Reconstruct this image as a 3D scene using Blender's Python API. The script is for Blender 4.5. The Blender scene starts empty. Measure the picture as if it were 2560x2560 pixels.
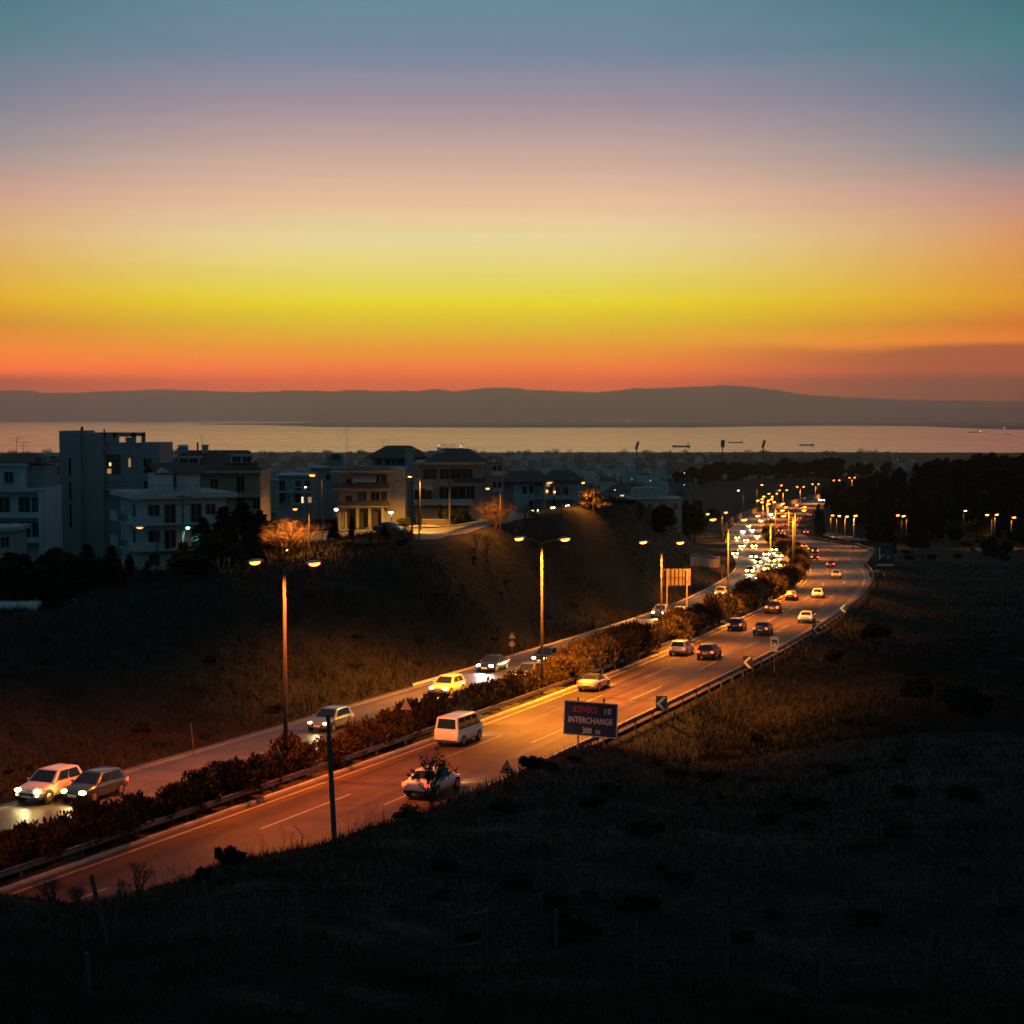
import bpy, bmesh, math, random
import numpy as np
from mathutils import Vector, Matrix
random.seed(7); rng = np.random.default_rng(7)
scene = bpy.context.scene
COL = scene.collection
# ---------------------------------------------------------------- camera
F = 4200.0; VH = 1040.0; CZ = 140.0            # focal length in photo pixels, horizon row, camera height above the sea
PIT = math.atan((1280 - VH) / F)
cd = bpy.data.cameras.new('camera'); cam = bpy.data.objects.new('camera', cd); COL.objects.link(cam)
cd.sensor_width = 36; cd.lens = 36 * F / 2560; cd.clip_start = 0.5; cd.clip_end = 200000
cam.location = (0, 0, CZ); cam.rotation_euler = (math.pi / 2 - PIT, 0, 0)
scene.camera = cam
scene.render.resolution_x = scene.render.resolution_y = 1024
# ---------------------------------------------------------------- sky (dusk, the sun has just set straight ahead)
SKY_GAIN = 1.0
w = bpy.data.worlds.new('World'); scene.world = w; w.use_nodes = True
wn, wl = w.node_tree.nodes, w.node_tree.links
wn.clear()
def srgb(r, g, b):
    f = lambda c: (c / 255 / 12.92) if c <= 10 else ((c / 255 + 0.055) / 1.055) ** 2.4
    return (f(r), f(g), f(b), 1)
def N(nodes, t, **k):
    n = nodes.new(t)
    for a, b in k.items(): setattr(n, a, b)
    return n
def ramp(nodes, stops, interp='LINEAR'):
    n = nodes.new('ShaderNodeValToRGB'); cr = n.color_ramp; cr.interpolation = interp
    while len(cr.elements) > 1: cr.elements.remove(cr.elements[-1])
    cr.elements[0].position = stops[0][0]; cr.elements[0].color = stops[0][1]
    for p, c in stops[1:]:
        e = cr.elements.new(p); e.color = c
    return n
geo = N(wn, 'ShaderNodeTexCoord'); sep = N(wn, 'ShaderNodeSeparateXYZ'); wl.new(geo.outputs['Generated'], sep.inputs[0])
# elevation: square root spreads the low sky, where all the colour is
el = N(wn, 'ShaderNodeMath', operation='MAXIMUM'); el.inputs[1].default_value = 0; wl.new(sep.outputs['Z'], el.inputs[0])
es = N(wn, 'ShaderNodeMath', operation='SQRT'); wl.new(el.outputs[0], es.inputs[0])
def ev(v):                                      # photo row -> ramp position
    a = math.atan((1280 - v) / F) - PIT
    return math.sqrt(max(0, math.sin(a)))
mid = ramp(wn, [(0, (1.5551, 0.1329, 0.0004, 1)), (ev(955), (1.9439, 0.1661, 0.0005, 1)), (ev(930), (2.0307, 0.2789, 0.0005, 1)), (ev(875), (1.4026, 0.4749, 0.0005, 1)), (ev(820), (1.0857, 0.6944, 0.0005, 1)), (ev(755), (1.0887, 0.9113, 0.0005, 1)), (ev(690), (1.0070, 0.8816, 0.1560, 1)), (ev(600), (0.9917, 0.8285, 0.3908, 1)), (ev(505), (0.9508, 0.6090, 0.3862, 1)), (ev(400), (0.6983, 0.4567, 0.3803, 1)), (ev(265), (0.3917, 0.3052, 0.3702, 1)), (ev(130), (0.1866, 0.2554, 0.3734, 1)), (ev(5), (0.1329, 0.2647, 0.3449, 1)), (0.62, srgb(80, 106, 122)), (1, srgb(68, 88, 104))])
side = ramp(wn, [(0, (0.0004, 0.0004, 0.0004, 1)), (ev(955), (0.0005, 0.0005, 0.0005, 1)), (ev(930), (2.7238, 0.2696, 0.0005, 1)), (ev(875), (1.7857, 0.2896, 0.0005, 1)), (ev(820), (0.8912, 0.0005, 0.0005, 1)), (ev(755), (1.0003, 0.1674, 0.0005, 1)), (ev(690), (0.9160, 0.1374, 0.0005, 1)), (ev(600), (0.7533, 0.1398, 0.0312, 1)), (ev(505), (0.4146, 0.1712, 0.2222, 1)), (ev(400), (0.0005, 0.1777, 0.2762, 1)), (ev(265), (0.0005, 0.1512, 0.2678, 1)), (ev(130), (0.0005, 0.1946, 0.1893, 1)), (ev(5), (0.0005, 0.1023, 0.1378, 1)), (0.62, srgb(66, 96, 112)), (1, srgb(68, 88, 104))])
back = ramp(wn, [(0, srgb(30, 76, 86)), (0.3, srgb(36, 88, 100)), (0.62, srgb(50, 88, 104)), (1, srgb(68, 88, 104))])
for r in (mid, side, back): wl.new(es.outputs[0], r.inputs[0])
# azimuth: angle from the sunset point
at2 = N(wn, 'ShaderNodeMath', operation='ARCTAN2'); wl.new(sep.outputs['X'], at2.inputs[0]); wl.new(sep.outputs['Y'], at2.inputs[1])
off = N(wn, 'ShaderNodeMath', operation='ADD'); wl.new(at2.outputs[0], off.inputs[0]); off.inputs[1].default_value = 0.035
aba = N(wn, 'ShaderNodeMath', operation='ABSOLUTE'); wl.new(off.outputs[0], aba.inputs[0])
def mrange(src, a, b):
    m = N(wn, 'ShaderNodeMapRange', interpolation_type='SMOOTHSTEP'); m.inputs['From Min'].default_value = a; m.inputs['From Max'].default_value = b
    wl.new(src, m.inputs['Value']); return m.outputs[0]
def mix(nodes, links, fac, a, b, mode='MIX'):
    m = N(nodes, 'ShaderNodeMix', data_type='RGBA', blend_type=mode)
    if isinstance(fac, (int, float)): m.inputs[0].default_value = fac
    else: links.new(fac, m.inputs[0])
    for i, x in ((6, a), (7, b)):
        if isinstance(x, tuple): m.inputs[i].default_value = x
        else: links.new(x, m.inputs[i])
    return m.outputs[2]
c1 = mix(wn, wl, mrange(aba.outputs[0], 0.05, 0.50), mid.outputs[0], side.outputs[0])
c2 = mix(wn, wl, mrange(aba.outputs[0], 0.45, 1.9), c1, back.outputs[0])
mpb = N(wn, 'ShaderNodeMapping'); mpb.inputs['Scale'].default_value = (6, 6, 60); wl.new(geo.outputs['Generated'], mpb.inputs[0])
nb = N(wn, 'ShaderNodeTexNoise'); nb.inputs['Scale'].default_value = 1.1; nb.inputs['Detail'].default_value = 4; wl.new(mpb.outputs[0], nb.inputs[0])
eb = N(wn, 'ShaderNodeMath', operation='MULTIPLY_ADD'); wl.new(nb.outputs[0], eb.inputs[0]); eb.inputs[1].default_value = .014; wl.new(sep.outputs['Z'], eb.inputs[2])
e0 = math.sin(math.atan((1280 - 872) / F) - PIT) + .007
bk = N(wn, 'ShaderNodeMath', operation='MULTIPLY'); wl.new(mrange(eb.outputs[0], e0 + .004, e0 - .004), bk.inputs[0]); wl.new(mrange(at2.outputs[0], .05, .26), bk.inputs[1])
bk2 = N(wn, 'ShaderNodeMath', operation='MULTIPLY'); wl.new(bk.outputs[0], bk2.inputs[0]); bk2.inputs[1].default_value = .75
c2 = mix(wn, wl, bk2.outputs[0], c2, (.26, .055, .022, 1))
# faint horizontal dust bands low in the sky
mp = N(wn, 'ShaderNodeMapping'); mp.inputs['Scale'].default_value = (3, 3, 90); wl.new(geo.outputs['Generated'], mp.inputs[0])
nz = N(wn, 'ShaderNodeTexNoise'); nz.inputs['Scale'].default_value = 1.4; nz.inputs['Detail'].default_value = 3; wl.new(mp.outputs[0], nz.inputs[0])
nr = N(wn, 'ShaderNodeMapRange'); nr.inputs['From Min'].default_value = .3; nr.inputs['From Max'].default_value = .7; nr.inputs['To Min'].default_value = .975; nr.inputs['To Max'].default_value = 1.025
wl.new(nz.outputs[0], nr.inputs[0])
vm = N(wn, 'ShaderNodeVectorMath', operation='SCALE'); wl.new(c2, vm.inputs[0]); wl.new(nr.outputs[0], vm.inputs['Scale'])
bg = N(wn, 'ShaderNodeBackground'); bg.inputs[1].default_value = SKY_GAIN; wl.new(vm.outputs[0], bg.inputs[0])
wo = N(wn, 'ShaderNodeOutputWorld'); wl.new(bg.outputs[0], wo.inputs[0])
scene.view_settings.view_transform = 'Standard'; scene.view_settings.look = 'None'
scene.view_settings.exposure = 0; scene.view_settings.gamma = 1; scene.view_settings.use_curve_mapping = False
cy = scene.cycles
cy.use_denoising = True; cy.max_bounces = 5; cy.diffuse_bounces = 2; cy.glossy_bounces = 3; cy.transmission_bounces = 2; cy.volume_bounces = 2
cy.sample_clamp_indirect = 4.0; cy.use_light_tree = True; cy.filter_width = 1.7; cy.caustics_reflective = False; cy.caustics_refractive = False

# ---------------------------------------------------------------- helpers
def ray(u, v):
    x = (u - 1280) / F; y = (1280 - v) / F; s, c = math.sin(PIT), math.cos(PIT)
    return np.array([x, c + y * s, -s + y * c])
def at(u, v, D):                                # a point of the place seen at photo pixel u,v that lies D metres out
    d = ray(u, v); d = d * (D / d[1]); d[2] += CZ
    return d
def ux(u, D): return (u - 1280) / F * D
HK = np.array([(0,18.5),(47,19.5),(78,20.4),(106,21.4),(156,23.2),(210,25.7),(328,31.3),(378,33.7),(545,41.5),(756,50.5),(933,55.5),(1112,59),(1400,63),(2300,75),(8000,139)])
_ds = np.arange(0, 8001, 2.0); _hs = np.interp(_ds, HK[:, 0], HK[:, 1])
_k = np.ones(25) / 25; _hp = np.concatenate([np.full(12, _hs[0]), _hs, np.full(12, _hs[-1])]); _hs2 = np.convolve(_hp, _k, 'valid')
def Hr(D): return np.interp(D, _ds, _hs2)       # how far the road lies below the camera at distance D
def onroad(u, v):
    d = ray(u, v); lo, hi = 10., 3000.
    for _ in range(50):
        m = (lo + hi) / 2
        if -d[2] / d[1] * m < Hr(m): lo = m
        else: hi = m
    return np.array([d[0] / d[1] * m, m, CZ - Hr(m)])
def smoothcurve(pts, sig=22):
    p = np.array(sorted(pts)); ds = np.arange(20, 1702, 2.0)
    x = np.interp(ds, p[:, 0], p[:, 1])
    lo = ds < p[0, 0]; x[lo] = p[0, 1] + (ds[lo] - p[0, 0]) * (p[1, 1] - p[0, 1]) / (p[1, 0] - p[0, 0])
    hi = ds > p[-1, 0]; x[hi] = p[-1, 1] + (ds[hi] - p[-1, 0]) * (p[-1, 1] - p[-2, 1]) / (p[-1, 0] - p[-2, 0])
    k = np.exp(-0.5 * (np.arange(-40, 41) * 2 / sig) ** 2); k /= k.sum()
    xp = np.concatenate([x[0] + (np.arange(-40, 0)) * (x[1] - x[0]), x, x[-1] + np.arange(1, 41) * (x[-1] - x[-2])])
    xs = np.convolve(xp, k, 'valid')
    return lambda D: np.interp(D, ds, xs)
def pxcurve(px, extra=(), sig=22):
    return smoothcurve([(onroad(*q)[1], onroad(*q)[0]) for q in px] + list(extra), sig)
RL = pxcurve([(20,2237),(132,2197),(282,2144),(431,2091),(560,2050),(709,1997),(825,1957),(924,1921),(1080,1861),(1212,1815),(1308,1775),(1440,1728),(1530,1695),(1638,1654),(1738,1608),(1798,1580),(1864,1550),(1914,1525),(1954,1502),(1990,1479),(2017,1456),(2029,1429),(2027,1413)],
             [(508,87),(616,98.5),(721,112),(786,122),(877,138.5),(954,155),(1023,172),(1095,195),(1139,208),(1284,256),(1600,360)])
LL = pxcurve([(0,2021),(275,1942),(364,1915),(497,1875),(637,1839),(702,1818),(865,1772),(1070,1709),(1189,1679),(1281,1649),(1364,1616),(1464,1593),(1530,1570),(1629,1540),(1682,1519),(1748,1489),(1798,1462),(1831,1443),(1848,1424),(1854,1414),(1827,1373),(1818,1357),(1825,1328),(1832,1319),(1848,1303),(1873,1291),(1900,1280),(1928,1274),(1950,1270),(1971,1264),(2051,1246)],
             [(1600,340)])
_rr = pxcurve([(1550,1817),(1616,1784),(1672,1754),(1798,1698),(1864,1670),(1947,1625),(1993,1595),(2050,1560),(2093,1532),(2121,1513),(2143,1490),(2162,1466),(2171,1445),(2165,1429),(2146,1411),(2118,1394),(2085,1378),(2052,1362),(2012,1343)],
             [(65,-12.6),(721,122),(786,133),(877,150),(954,167),(1023,184),(1095,207),(1139,220),(1284,268),(1600,372)])
RR = lambda D: np.maximum(_rr(D), RL(D) + 9.0)
LR = lambda D: np.minimum(LL(D) + np.interp(D, [0, 260, 390, 2000], [9.2, 9.2, 12.6, 12.6]), RL(D) - 3.6)
# ---------------------------------------------------------------- the ground: heights below the camera at known spots (photo column, distance, drop)
def vd(u, v, D): return (u, D, (v - VH) / F * D)
CP = [vd(0,2560,32),vd(640,2560,32),vd(1280,2560,33),vd(1920,2560,33),vd(2560,2560,34),(-300,32,11.3),(2900,34,11.8),(640,12,8.5),(1900,12,8.5),(1280,5,7.5),
      vd(250,2385,40),vd(740,2390,40),vd(1150,2430,40),vd(1592,2480,39),vd(2000,2500,40),vd(2560,2500,40),
      vd(-200,2262,45),vd(0,2262,46),vd(66,2283,46),vd(186,2306,47),vd(275,2293,48),vd(421,2256,50),vd(530,2207,53),vd(563,2172,54),vd(640,2175,56),vd(742,2150,60),vd(838,2120,64),vd(908,2087,68),vd(1123,2014,76),vd(1159,1990,79),vd(1232,1964,83),vd(1318,1921,88),vd(1397,1881,94),vd(1447,1856,98),
      (1600,60,15.2),(1600,80,18),(1600,100,20.4),(2100,60,15.5),(2100,80,18.5),(2100,120,22.3),(2100,160,24.8),(2560,60,15.5),(2560,100,20),(2560,160,25),(2560,250,29.5),(2200,330,32.5),(2300,330,33),(2560,330,33),(2560,420,37),(2300,450,38),(2300,220,28.6),(2900,100,20),(2900,330,33),
      (2300,600,42),(2560,600,40),(2150,650,46),(2300,900,37),(2560,800,34),(2900,800,34),(2150,1150,49),(1750,1500,60),(1900,1500,57),(2100,1400,51),(2400,1500,45),(2900,1500,45),
      vd(-300,1575,128),vd(0,1556,132),vd(165,1543,136),vd(265,1517,140),vd(364,1493,145),vd(530,1470,152),vd(726,1434,162),vd(891,1404,170),vd(1024,1386,178),vd(1199,1356,192),vd(1286,1325,205),vd(1402,1305,225),vd(1501,1288,245),vd(1567,1281,258),vd(1637,1291,272),vd(1683,1311,290),vd(1733,1331,315),vd(1790,1364,352),
      (-300,190,18.5),(100,190,18),(400,190,17.8),(600,200,17),(800,210,16.5),(1000,235,16.2),(1100,215,15.5),(1200,240,15.4),(1300,265,16),(1400,290,17),(600,260,17.5),(200,260,19),(-300,260,20),(1000,300,18),(500,350,23),(1000,400,27),(200,450,28),(-300,450,30),
      (1500,400,27),(1500,600,38),(1700,480,36),(1650,800,50),(1780,700,49),(1400,1000,60),(1400,1500,80),(600,800,50),(0,800,50),(600,1500,82),(0,1500,82),(-400,1500,82),(1750,2000,78),(2100,2000,76),(2500,2000,72)] + \
     [(u, d, h) for u in (-400, 200, 750, 1280, 1750, 2200, 2950) for d, h in ((2600, 104), (4200, 127), (6100, 138.6), (8000, 144))]
_ld = np.arange(40, 420, 2.0); _lx = LL(_ld)
for u_, v_, d_ in [(-300,1575,128),(0,1556,132),(165,1543,136),(265,1517,140),(364,1493,145),(530,1470,152),(726,1434,162),(891,1404,170),(1024,1386,178),(1110,1372,184),(1199,1356,192),(1286,1325,205),(1402,1305,225),(1501,1288,245),(1567,1281,258),(1637,1291,272),(1683,1311,290),(1733,1331,315)]:
    xc = ux(u_, d_); i_ = int(np.argmin((_lx - xc) ** 2 + (_ld - d_) ** 2)); hc = (v_ - VH) / F * d_; hf = float(Hr(_ld[i_]))
    for t_, e_ in ((.25, .30), (.5, .60), (.75, .86)):    # the bank between the road and its crest
        xx, dd_ = _lx[i_] + (xc - _lx[i_]) * t_, _ld[i_] + (d_ - _ld[i_]) * t_; CP.append((1280 + xx / dd_ * F, dd_, hf + (hc - hf) * e_))
CP += [vd(1110,1372,184)]
cp = np.array(CP, float); q = np.stack([(cp[:, 0] - 1280) / F * 5, np.log(cp[:, 1]) * 1.0], 1)
def _ker(a, b):
    r2 = ((a[:, None, :] - b[None]) ** 2).sum(-1); return 0.5 * r2 * np.log(r2 + 1e-9)
n = len(q); A = np.zeros((n + 3, n + 3)); A[:n, :n] = _ker(q, q) + np.eye(n) * 2e-4; A[:n, n] = 1; A[:n, n + 1:] = q; A[n, :n] = 1; A[n + 1:, :n] = q.T
WT = np.linalg.solve(A, np.concatenate([cp[:, 2], [0, 0, 0]]))
def Hnat(x, D):
    p = np.stack([x / D * 5, np.log(D)], 1); out = np.empty(len(p))
    for i in range(0, len(p), 20000):
        s = p[i:i + 20000]; out[i:i + 20000] = _ker(s, q) @ WT[:n] + WT[n] + s @ WT[n + 1:]
    return out
_cd = np.arange(30, 1700, 4.0)
_pl = np.stack([LL(_cd), _cd], 1); _pr = np.stack([RR(_cd), _cd], 1)
def _dist(P, L):
    out = np.full(len(P), 1e9)
    for i in range(0, len(P), 8000):
        s = P[i:i + 8000]; a, b = L[:-1], L[1:]; ab = b - a
        t = np.clip(((s[:, None] - a) * ab).sum(-1) / (ab ** 2).sum(-1), 0, 1)
        out[i:i + 8000] = np.sqrt((((a + t[..., None] * ab) - s[:, None]) ** 2).sum(-1)).min(1)
    return out
def _vn(x, y, f, s=0):
    return np.sin(x * f * 1.0 + 1.3 * np.sin(y * f * .7 + s)) * np.cos(y * f * 1.1 + 1.7 * np.sin(x * f * .6 + s * 2))
def ground_z(x, y):
    x = np.atleast_1d(np.asarray(x, float)); y = np.maximum(np.atleast_1d(np.asarray(y, float)), 4.0)
    z = CZ - Hnat(x, y)
    amp = np.clip(y / 160, .25, 1.4)
    z = z + amp * (.10 * _vn(x, y, .13) + .10 * _vn(x, y, .37, 1) + .07 * _vn(x, y, .9, 2) + .05 * _vn(x + 3, y, 1.9, 4))
    z = z - np.maximum(z - (CZ - 19.2), 0) * np.exp(-((y - 150) / 9.5) ** 6) * np.clip((-37.5 - x) / 3.5, 0, 1)   # sunken lane behind the bank at the left
    near = (y < 1750)
    if near.any():
        P = np.stack([x[near], y[near]], 1); yy = P[:, 1]
        inside = (P[:, 0] > LL(yy)) & (P[:, 0] < RR(yy))
        d = np.zeros(len(P)); o = ~inside; left = P[:, 0] <= LL(yy)
        if o.any():
            dd = np.full(o.sum(), 99.); Po = P[o]; lo_ = left[o]
            c = lo_ & (LL(yy[o]) - Po[:, 0] < 60); dd[c] = _dist(Po[c], _pl)
            c = ~lo_ & (Po[:, 0] - RR(yy[o]) < 45); dd[c] = _dist(Po[c], _pr); d[o] = dd
        zr = CZ - Hr(yy) - .22
        W = np.where(left, np.interp(yy, [0, 500, 700], [14, 14, 22]), np.interp(yy, [0, 85, 110, 150, 1000], [3.6, 4, 6, 11, 18]))
        m = np.where(left, 1.4, 1.15)
        t = np.clip((d - m) / W, 0, 1); t = t * t * (3 - 2 * t)
        zz = z[near]; z[near] = zr * (1 - t) + zz * t
    return z
def gz(x, y): return float(ground_z([x], [y])[0])
def gp(u, D): x = ux(u, D); return Vector((x, D, gz(x, D)))

class MB:                                        # collects shapes, becomes one mesh
    def __init__(s): s.v = []; s.f = []
    def add(s, vs, fs):
        o = len(s.v); s.v += [tuple(map(float, p)) for p in vs]; s.f += [tuple(i + o for i in f) for f in fs]; return s
    def box(s, x0, x1, y0, y1, z0, z1):
        return s.add([(x0,y0,z0),(x1,y0,z0),(x1,y1,z0),(x0,y1,z0),(x0,y0,z1),(x1,y0,z1),(x1,y1,z1),(x0,y1,z1)],
                     [(0,3,2,1),(4,5,6,7),(0,1,5,4),(1,2,6,5),(2,3,7,6),(3,0,4,7)])
    def obox(s, c, ax, ay, az):                  # box from centre and three half axes
        c, ax, ay, az = map(Vector, (c, ax, ay, az)); vs = [c + a * ax + b * ay + d * az for d in (-1, 1) for a, b in ((-1, -1), (1, -1), (1, 1), (-1, 1))]
        return s.add(vs, [(0,3,2,1),(4,5,6,7),(0,1,5,4),(1,2,6,5),(2,3,7,6),(3,0,4,7)])
    def tube(s, pts, rads, n=8, cap=True):
        pts = [Vector(p) for p in pts]
        if isinstance(rads, (int, float)): rads = [rads] * len(pts)
        vs = []; ref = None
        for i, p in enumerate(pts):
            t = (pts[min(i + 1, len(pts) - 1)] - pts[max(i - 1, 0)]).normalized()
            if ref is None: ref = t.orthogonal().normalized()
            a = (ref - t * ref.dot(t)); a = a.normalized() if a.length > 1e-6 else t.orthogonal().normalized(); ref = a; b = t.cross(a)
            vs += [p + (a * math.cos(k / n * 6.28319) + b * math.sin(k / n * 6.28319)) * rads[i] for k in range(n)]
        fs = [(i * n + k, i * n + (k + 1) % n, (i + 1) * n + (k + 1) % n, (i + 1) * n + k) for i in range(len(pts) - 1) for k in range(n)]
        if cap: fs += [tuple(range(n))[::-1], tuple(range((len(pts) - 1) * n, len(pts) * n))]
        return s.add(vs, fs)
    def loft(s, rings, cap=True):
        n = len(rings[0]); vs = [p for r in rings for p in r]
        fs = [(i * n + k, i * n + (k + 1) % n, (i + 1) * n + (k + 1) % n, (i + 1) * n + k) for i in range(len(rings) - 1) for k in range(n)]
        if cap: fs += [tuple(range(n))[::-1], tuple(range((len(rings) - 1) * n, len(rings) * n))]
        return s.add(vs, fs)
    def prism(s, poly, y0, y1):                  # polygon in x,z pushed along y
        n = len(poly); vs = [(x, y0, z) for x, z in poly] + [(x, y1, z) for x, z in poly]
        return s.add(vs, [tuple(range(n)), tuple(range(n, 2 * n))[::-1]] + [((k + 1) % n, k, n + k, n + (k + 1) % n) for k in range(n)])
    def blob(s, c, r, nu=10, nv=6, lo=-1, hi=1):  # ellipsoid slice between sin-latitudes lo..hi
        rings = []
        for i in range(nv + 1):
            a = math.asin(lo) + (math.asin(hi) - math.asin(lo)) * i / nv; cr = max(math.cos(a), .02)
            rings.append([(c[0] + r[0] * cr * math.cos(k / nu * 6.28319), c[1] + r[1] * cr * math.sin(k / nu * 6.28319), c[2] + r[2] * math.sin(a)) for k in range(nu)])
        return s.loft(rings)
    def mesh(s, name, mat=None, smooth=False):
        m = bpy.data.meshes.new(name); m.from_pydata(s.v, [], s.f); m.update()
        if mat: m.materials.append(mat)
        if smooth: m.shade_smooth()
        return m
def npmesh(name, v, f, mat=None, smooth=False):  # numpy verts (n,3), faces (m,3 or 4)
    v = np.ascontiguousarray(v, np.float32); f = np.ascontiguousarray(f, np.int32); k = f.shape[1]
    m = bpy.data.meshes.new(name); m.vertices.add(len(v)); m.vertices.foreach_set('co', v.ravel())
    m.loops.add(f.size); m.loops.foreach_set('vertex_index', f.ravel()); m.polygons.add(len(f))
    m.polygons.foreach_set('loop_start', np.arange(0, f.size, k, dtype=np.int32)); m.polygons.foreach_set('loop_total', np.full(len(f), k, np.int32))
    m.update(calc_edges=True)
    if mat: m.materials.append(mat)
    if smooth: m.shade_smooth()
    return m
def grid_faces(nr, nc):
    i = np.arange((nr - 1) * nc).reshape(nr - 1, nc)[:, :-1].ravel(); return np.stack([i, i + 1, i + nc + 1, i + nc], 1)
def O(name, mesh, parent=None, loc=None, rz=0, rot=None, mat=None, scale=None):
    o = bpy.data.objects.new(name, mesh); COL.objects.link(o)
    if parent: o.parent = parent
    if loc is not None: o.location = loc
    if rot is not None: o.rotation_euler = rot
    elif rz: o.rotation_euler = (0, 0, rz)
    if scale is not None: o.scale = scale if not isinstance(scale, (int, float)) else (scale,) * 3
    if mat: o.material_slots[0].link = 'OBJECT'; o.material_slots[0].material = mat
    return o
def tag(o, label=None, cat=None, group=None, kind=None):
    for k, x in (('label', label), ('category', cat), ('group', group), ('kind', kind)):
        if x: o[k] = x
    return o
def thing(name, label, cat, loc=(0, 0, 0), rz=0, group=None):
    return tag(O(name, None, loc=loc, rz=rz), label, cat, group)
# ---------------------------------------------------------------- materials
def mat(name, col, rough=.8, metal=0, var=0, vscale=3, bump=0, bscale=20, spec=.5, coat=0, emit=None, estr=0, col2=None, rvar=0):
    m = bpy.data.materials.new(name); m.use_nodes = True; nt = m.node_tree; ns, ls = nt.nodes, nt.links; b = ns['Principled BSDF']
    c = tuple(col[:3]) + (1,)
    b.inputs['Base Color'].default_value = c; b.inputs['Roughness'].default_value = rough; b.inputs['Metallic'].default_value = metal
    b.inputs['Specular IOR Level'].default_value = spec; b.inputs['Coat Weight'].default_value = coat; b.inputs['Coat Roughness'].default_value = .06
    if var or col2 or bump or rvar: tc = N(ns, 'ShaderNodeTexCoord')
    if var or col2:
        t = N(ns, 'ShaderNodeTexNoise'); t.inputs['Scale'].default_value = vscale; t.inputs['Detail'].default_value = 5; t.inputs['Roughness'].default_value = .65; ls.new(tc.outputs['Object'], t.inputs[0])
        lo = tuple(x * (1 - var) for x in c[:3]) + (1,); hi = tuple(x * (1 + var) for x in c[:3]) + (1,) if not col2 else tuple(col2[:3]) + (1,)
        r = ramp(ns, [(.32, lo), (.68, hi)]); ls.new(t.outputs[0], r.inputs[0]); ls.new(r.outputs[0], b.inputs['Base Color'])
        if rvar:
            mr = N(ns, 'ShaderNodeMapRange'); mr.inputs['From Min'].default_value = .3; mr.inputs['From Max'].default_value = .7; mr.inputs['To Min'].default_value = rough - rvar; mr.inputs['To Max'].default_value = rough + rvar
            ls.new(t.outputs[0], mr.inputs[0]); ls.new(mr.outputs[0], b.inputs['Roughness'])
    if bump:
        t2 = N(ns, 'ShaderNodeTexNoise'); t2.inputs['Scale'].default_value = bscale; t2.inputs['Detail'].default_value = 4; ls.new(tc.outputs['Object'], t2.inputs[0])
        bp = N(ns, 'ShaderNodeBump'); bp.inputs['Strength'].default_value = bump; bp.inputs['Distance'].default_value = .05; ls.new(t2.outputs[0], bp.inputs['Height']); ls.new(bp.outputs[0], b.inputs['Normal'])
    if emit: b.inputs['Emission Color'].default_value = tuple(emit[:3]) + (1,); b.inputs['Emission Strength'].default_value = estr; m.cycles.emission_sampling = 'NONE'
    return m
HAZE_D = 2.6e-5; HAZE_COL = (.96,.86,.72,1); HAZE_G = .8
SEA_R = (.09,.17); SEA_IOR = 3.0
# ================================================================ THE SETTING
def world_noise_mat(name, cols, scales, rough=.9, bump=.4, bscale=1.5, bdist=.15, rlo=None, spec=.5):
    m = bpy.data.materials.new(name); m.use_nodes = True; ns, ls = m.node_tree.nodes, m.node_tree.links; b = ns['Principled BSDF']
    b.inputs['Roughness'].default_value = rough; b.inputs['Specular IOR Level'].default_value = spec
    g = N(ns, 'ShaderNodeNewGeometry'); outs = []
    for s in scales:
        t = N(ns, 'ShaderNodeTexNoise'); t.inputs['Scale'].default_value = s; t.inputs['Detail'].default_value = 6; t.inputs['Roughness'].default_value = .6
        ls.new(g.outputs['Position'], t.inputs[0]); outs.append(t.outputs[0])
    c = cols[0] + (1,) if len(cols[0]) == 3 else cols[0]
    for k, o in enumerate(outs):
        r = N(ns, 'ShaderNodeMapRange', interpolation_type='SMOOTHSTEP'); r.inputs['From Min'].default_value = .42; r.inputs['From Max'].default_value = .62; ls.new(o, r.inputs[0])
        c = mix(ns, ls, r.outputs[0], c, cols[k + 1] + (1,))
    ls.new(c, b.inputs['Base Color'])
    if bump:
        t2 = N(ns, 'ShaderNodeTexNoise'); t2.inputs['Scale'].default_value = bscale; t2.inputs['Detail'].default_value = 6; ls.new(g.outputs['Position'], t2.inputs[0])
        bp = N(ns, 'ShaderNodeBump'); bp.inputs['Strength'].default_value = bump; bp.inputs['Distance'].default_value = bdist; ls.new(t2.outputs[0], bp.inputs['Height']); ls.new(bp.outputs[0], b.inputs['Normal'])
    return m
M_ground = world_noise_mat('grass_ground', [(.020,.019,.013), (.034,.029,.021), (.017,.020,.011)], [.12, .6], bump=1, bscale=1.8, bdist=.3, spec=.1)
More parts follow.
